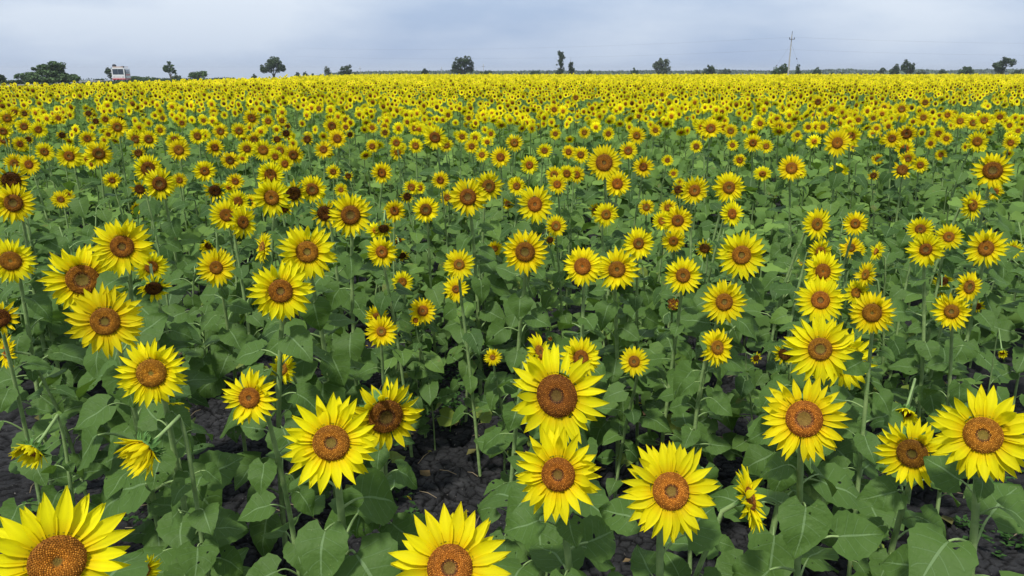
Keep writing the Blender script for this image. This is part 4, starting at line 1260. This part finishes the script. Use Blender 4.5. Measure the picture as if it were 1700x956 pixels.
# ------------------------------------------------------------------ bus
def build_bus():
    white = simple('white bus paint', (0.66, 0.66, 0.65), 0.35, 0.5); red = simple('red bus paint', (0.45, 0.03, 0.03), 0.4, 0.5); glass = simple('bus glass', (0.05, 0.065, 0.085), 0.08, 0.6)
    dark = simple('black rubber', (0.02, 0.02, 0.02), 0.7, 0.2); chrome = simple('headlight', (0.55, 0.55, 0.55), 0.15, 0.6); rackm = simple('rack metal', (0.42, 0.33, 0.28), 0.5, 0.4); dim = simple('door opening', (0.03, 0.03, 0.035), 0.8, 0.1)
    c = Vector((at_distance(195.5, 117, 155).x, 155, 0.03)); root = empty('bus', c, 'small white bus with red lower band and loaded roof on the grey roadside', 'bus')
    W, L, h = 2.45, 7.2, 2.62
    def rounded(b, y0, y1, z0, z1, w, m=0):
        prof = [(-w/2, z0), (w/2, z0), (w/2, z1 - 0.35), (w/2 - 0.08, z1 - 0.12), (w/2 - 0.3, z1), (-w/2 + 0.3, z1), (-w/2 + 0.08, z1 - 0.12), (-w/2, z1 - 0.35)]
        n = len(prof); vs = [(x, y0, z) for x, z in prof] + [(x, y1, z) for x, z in prof]
        b.add(vs, [tuple(range(n)), tuple(reversed(range(n, 2 * n)))] + [(i, i + n, (i + 1) % n + n, (i + 1) % n) for i in range(n)], m)
    b = Buf(); rounded(b, 0, L, 0.50, h, W); body = link('body', b.mesh('body', [white], smooth=False), root)
    b = Buf(); boxm(b, (0, L / 2, 0.36), (W, L, 0.28)); link('lower_band', b.mesh('lower_band', [red], smooth=False), root)
    b = Buf(); boxm(b, (0, -0.08, 0.38), (W - 0.1, 0.16, 0.2)); link('bumper', b.mesh('bumper', [red], smooth=False), root)
    for s in (-1, 1):
        b = Buf(); boxm(b, (s * 0.52, -0.012, 1.84), (1.0, 0.03, 1.08)); link('windscreen', b.mesh('windscreen', [glass], smooth=False), root)
        b = Buf(); boxm(b, (s * 0.82, -0.03, 0.86), (0.34, 0.06, 0.2)); link('headlight', b.mesh('headlight', [chrome], smooth=False), root)
        for y in (1.3, L - 1.7):
            b = Buf(); vs = []
            n = 16
            for x in (-0.13, 0.13):
                for k in range(n): vs.append((s * (W / 2 - 0.16) + x, y + 0.44 * math.cos(6.2832 * k / n), 0.44 + 0.44 * math.sin(6.2832 * k / n)))
            b.add(vs, [tuple(range(n)), tuple(reversed(range(n, 2 * n)))] + [(k, (k + 1) % n, (k + 1) % n + n, k + n) for k in range(n)]); link('wheel', b.mesh('wheel', [dark], smooth=False), root)
        for k in range(4):
            b = Buf(); boxm(b, (s * (W / 2 + 0.008), 1.95 + k * 1.25, 1.86), (0.03, 1.1, 0.8)); link('side_window', b.mesh('side_window', [glass], smooth=False), root)
        b = Buf(); boxm(b, (s * (W / 2 + 0.006), L / 2 + 0.6, 1.2), (0.02, L - 1.8, 0.26)); link('side_stripe', b.mesh('side_stripe', [red], smooth=False), root)
    b = Buf(); boxm(b, (W / 2 + 0.01, 0.75, 1.42), (0.03, 0.75, 1.85)); link('door', b.mesh('door', [dim], smooth=False), root)  # near-black slab, its colour standing in for the unlit inside of the open door
    b = Buf(); boxm(b, (0, -0.02, 0.88), (0.85, 0.04, 0.26)); link('grille', b.mesh('grille', [simple('grille', (0.6, 0.6, 0.58), 0.5)], smooth=False), root)
    b = Buf()
    for x in (-0.95, 0.95): boxm(b, (x, L / 2, h + 0.24), (0.06, L - 0.8, 0.06))
    for y in (0.4, L - 0.4): boxm(b, (0, y, h + 0.241), (1.96, 0.06, 0.06))
    for x in (-0.95, 0.95):
        for k in range(6): boxm(b, (x, 0.4 + k * (L - 0.8) / 5, h + 0.1), (0.05, 0.05, 0.22))
    boxm(b, (0, 0.38, h + 0.12), (1.85, 0.02, 0.2))
    link('roof_rack', b.mesh('roof_rack', [rackm], smooth=False), root)
    root.rotation_euler = (0, 0, R(17)); root.scale = (0.93, 0.93, 0.93)
    # bundles tied on the roof
    M = Matrix.Rotation(R(17), 4, 'Z')
    for (x, y, sx, sz, lab) in [(-0.72, 1.0, 0.36, 0.42, 'tall dark bundle on the left front corner of the bus roof'), (0.78, 1.2, 0.36, 0.2, 'flat dark bundle on the right side of the bus roof')]:
        r = random.Random(3); bm = Buf(); vs = []; n = 12
        for i in range(7):
            th = math.pi * i / 6
            for k in range(n):
                a = 6.2832 * k / n; j = r.uniform(0.85, 1.15); vs.append((sx * math.sin(th) ** 0.6 * math.cos(a) * j, 0.5 * math.sin(th) ** 0.6 * math.sin(a) * j, sz * (1 - math.cos(th)) * 0.8))
        bm.add(vs, [(i * n + k, i * n + (k + 1) % n, (i + 1) * n + (k + 1) % n, (i + 1) * n + k) for i in range(6) for k in range(n)])
        o = link('luggage_bundle', bm.mesh('luggage_bundle', [simple('dark sack', (0.035, 0.035, 0.04), 0.8)])); tag(o, lab, 'luggage'); o.location = c + (M @ Vector((x, y, h + 0.02))) * 0.93; o.rotation_euler = (0, 0, R(17))
build_bus()

# ------------------------------------------------------------------ utility poles and wires
MAT_CONC = simple('pale concrete', (0.36, 0.355, 0.34), 0.85, 0.2, var=0.1, vscale=2); MAT_IRON = simple('dark iron', (0.06, 0.055, 0.05), 0.6, 0.3); MAT_WIRE = simple('wire', (0.12, 0.12, 0.13), 0.6, 0.3)
def build_pole():
    d = 149.0; c = at_distance(1309, 117, d); base = Vector((c.x, d, 0)); z = lambda y: at_distance(1310, y, d).z
    root = empty('utility_pole', base, 'pale concrete utility pole with short crossarm standing at the field edge', 'utility pole')
    b = Buf(); ht = z(57)
    vs = []
    for zz, w in ((-0.2, 0.135), (ht, 0.07)):
        for sx, sy in ((-1, -1), (1, -1), (1, 1), (-1, 1)): vs.append((sx * w + 0.004 * zz, sy * w * 0.8, zz))
    b.add(vs, [(0, 1, 5, 4), (1, 2, 6, 5), (2, 3, 7, 6), (3, 0, 4, 7), (4, 5, 6, 7)]); link('post', b.mesh('post', [MAT_CONC], smooth=False), root)
    ox = 0.004 * ht; b = Buf(); tube(b, [(ox, 0, ht - 0.1), (ox + 0.02, 0, z(51.5))], [0.05, 0.05], 6, cap=True); link('pole_top_pin', b.mesh('pole_top_pin', [MAT_IRON]), root)
    za = z(65); b = Buf(); boxm(b, (ox, -0.2, za), (1.0, 0.1, 0.11)); link('crossarm', b.mesh('crossarm', [MAT_IRON], smooth=False), root)
    for s in (-1, 1):
        b = Buf(); tube(b, [(ox + s * 0.46, -0.2, za), (ox + s * 0.46, -0.2, za + 0.28), (ox + s * 0.46, -0.2, za + 0.34)], [0.06, 0.07, 0.03], 8, cap=True); link('insulator', b.mesh('insulator', [MAT_IRON]), root)
        b = Buf(); A = Vector((ox, 0, z(72))); E = Vector((s * 3.6, 1.0, 0)); tube(b, [A, A.lerp(E, 0.5), E], [0.009] * 3, 4); w = link('stay_wire', b.mesh('stay_wire', [MAT_WIRE]), root)
        b = Buf(); q = A.lerp(E, 0.40 if s > 0 else 0.58); tube(b, [q + (A - E).normalized() * 0.14, q, q - (A - E).normalized() * 0.14], [0.05, 0.10, 0.05], 8, cap=True); link('stay_insulator', b.mesh('stay_insulator', [MAT_IRON]), w)
    for zc, dy, lab in ((za + 0.34, -0.2, 'upper overhead wire on the crossarm of the utility pole'), (z(82), 0.1, 'lower overhead wire on the shaft of the utility pole')):
        pts = []
        ends = [(Vector((base.x - 110, d + 70, zc)), Vector((base.x, d + dy, zc))), (Vector((base.x, d + dy, zc)), Vector((base.x + 120, d + 10, zc + 0.2)))]
        b = Buf()
        for A, E in ends:
            pp = [A.lerp(E, i / 14) - Vector((0, 0, 1.1 * 4 * (i / 14) * (1 - i / 14))) for i in range(15)]; tube(b, pp, [0.006] * 15, 4)
        tag(link('overhead_wire', b.mesh('overhead_wire', [MAT_WIRE])), lab, 'wire', 'overhead wires')
    for px, yt, dd, lab in ((598, 110, 300, 'thin far mast left of middle behind the sloping dark tree'), (733, 111, 320, 'thin far pole left of the twin-crowned tree'), (802.5, 106, 300, 'thin far pole right of the twin-crowned tree')):
        cc = at_distance(px, 117, dd); rt = empty('utility_pole', Vector((cc.x, dd, 0)), lab, 'utility pole', 'far thin poles'); hh = at_distance(px, yt, dd).z
        b = Buf(); tube(b, [(0, 0, -0.2), (0, 0, hh)], [0.11, 0.08], 6, cap=True); link('post', b.mesh('post', [MAT_CONC]), rt)
        b = Buf(); boxm(b, (0, -0.12, hh - 0.9), (1.2, 0.09, 0.09)); link('crossarm', b.mesh('crossarm', [MAT_IRON], smooth=False), rt)
build_pole()

# ------------------------------------------------------------------ the hazy air
def build_haze():
    m, t = mat('thin haze'); o = t.nodes.new('ShaderNodeOutputMaterial'); v = t.nodes.new('ShaderNodeVolumePrincipled')
    v.inputs['Density'].default_value = 0.00028; v.inputs['Color'].default_value = (0.86, 0.92, 1.0, 1); v.inputs['Anisotropy'].default_value = 0.2
    t.links.new(v.outputs[0], o.inputs['Volume'])
    b = Buf(); boxm(b, (0, 1000, -45), (9000, 11000, 130))
    tag(link('haze', b.mesh('haze', [m], smooth=False)), 'thin bluish haze over the whole plain', 'haze', kind='stuff')
build_haze()
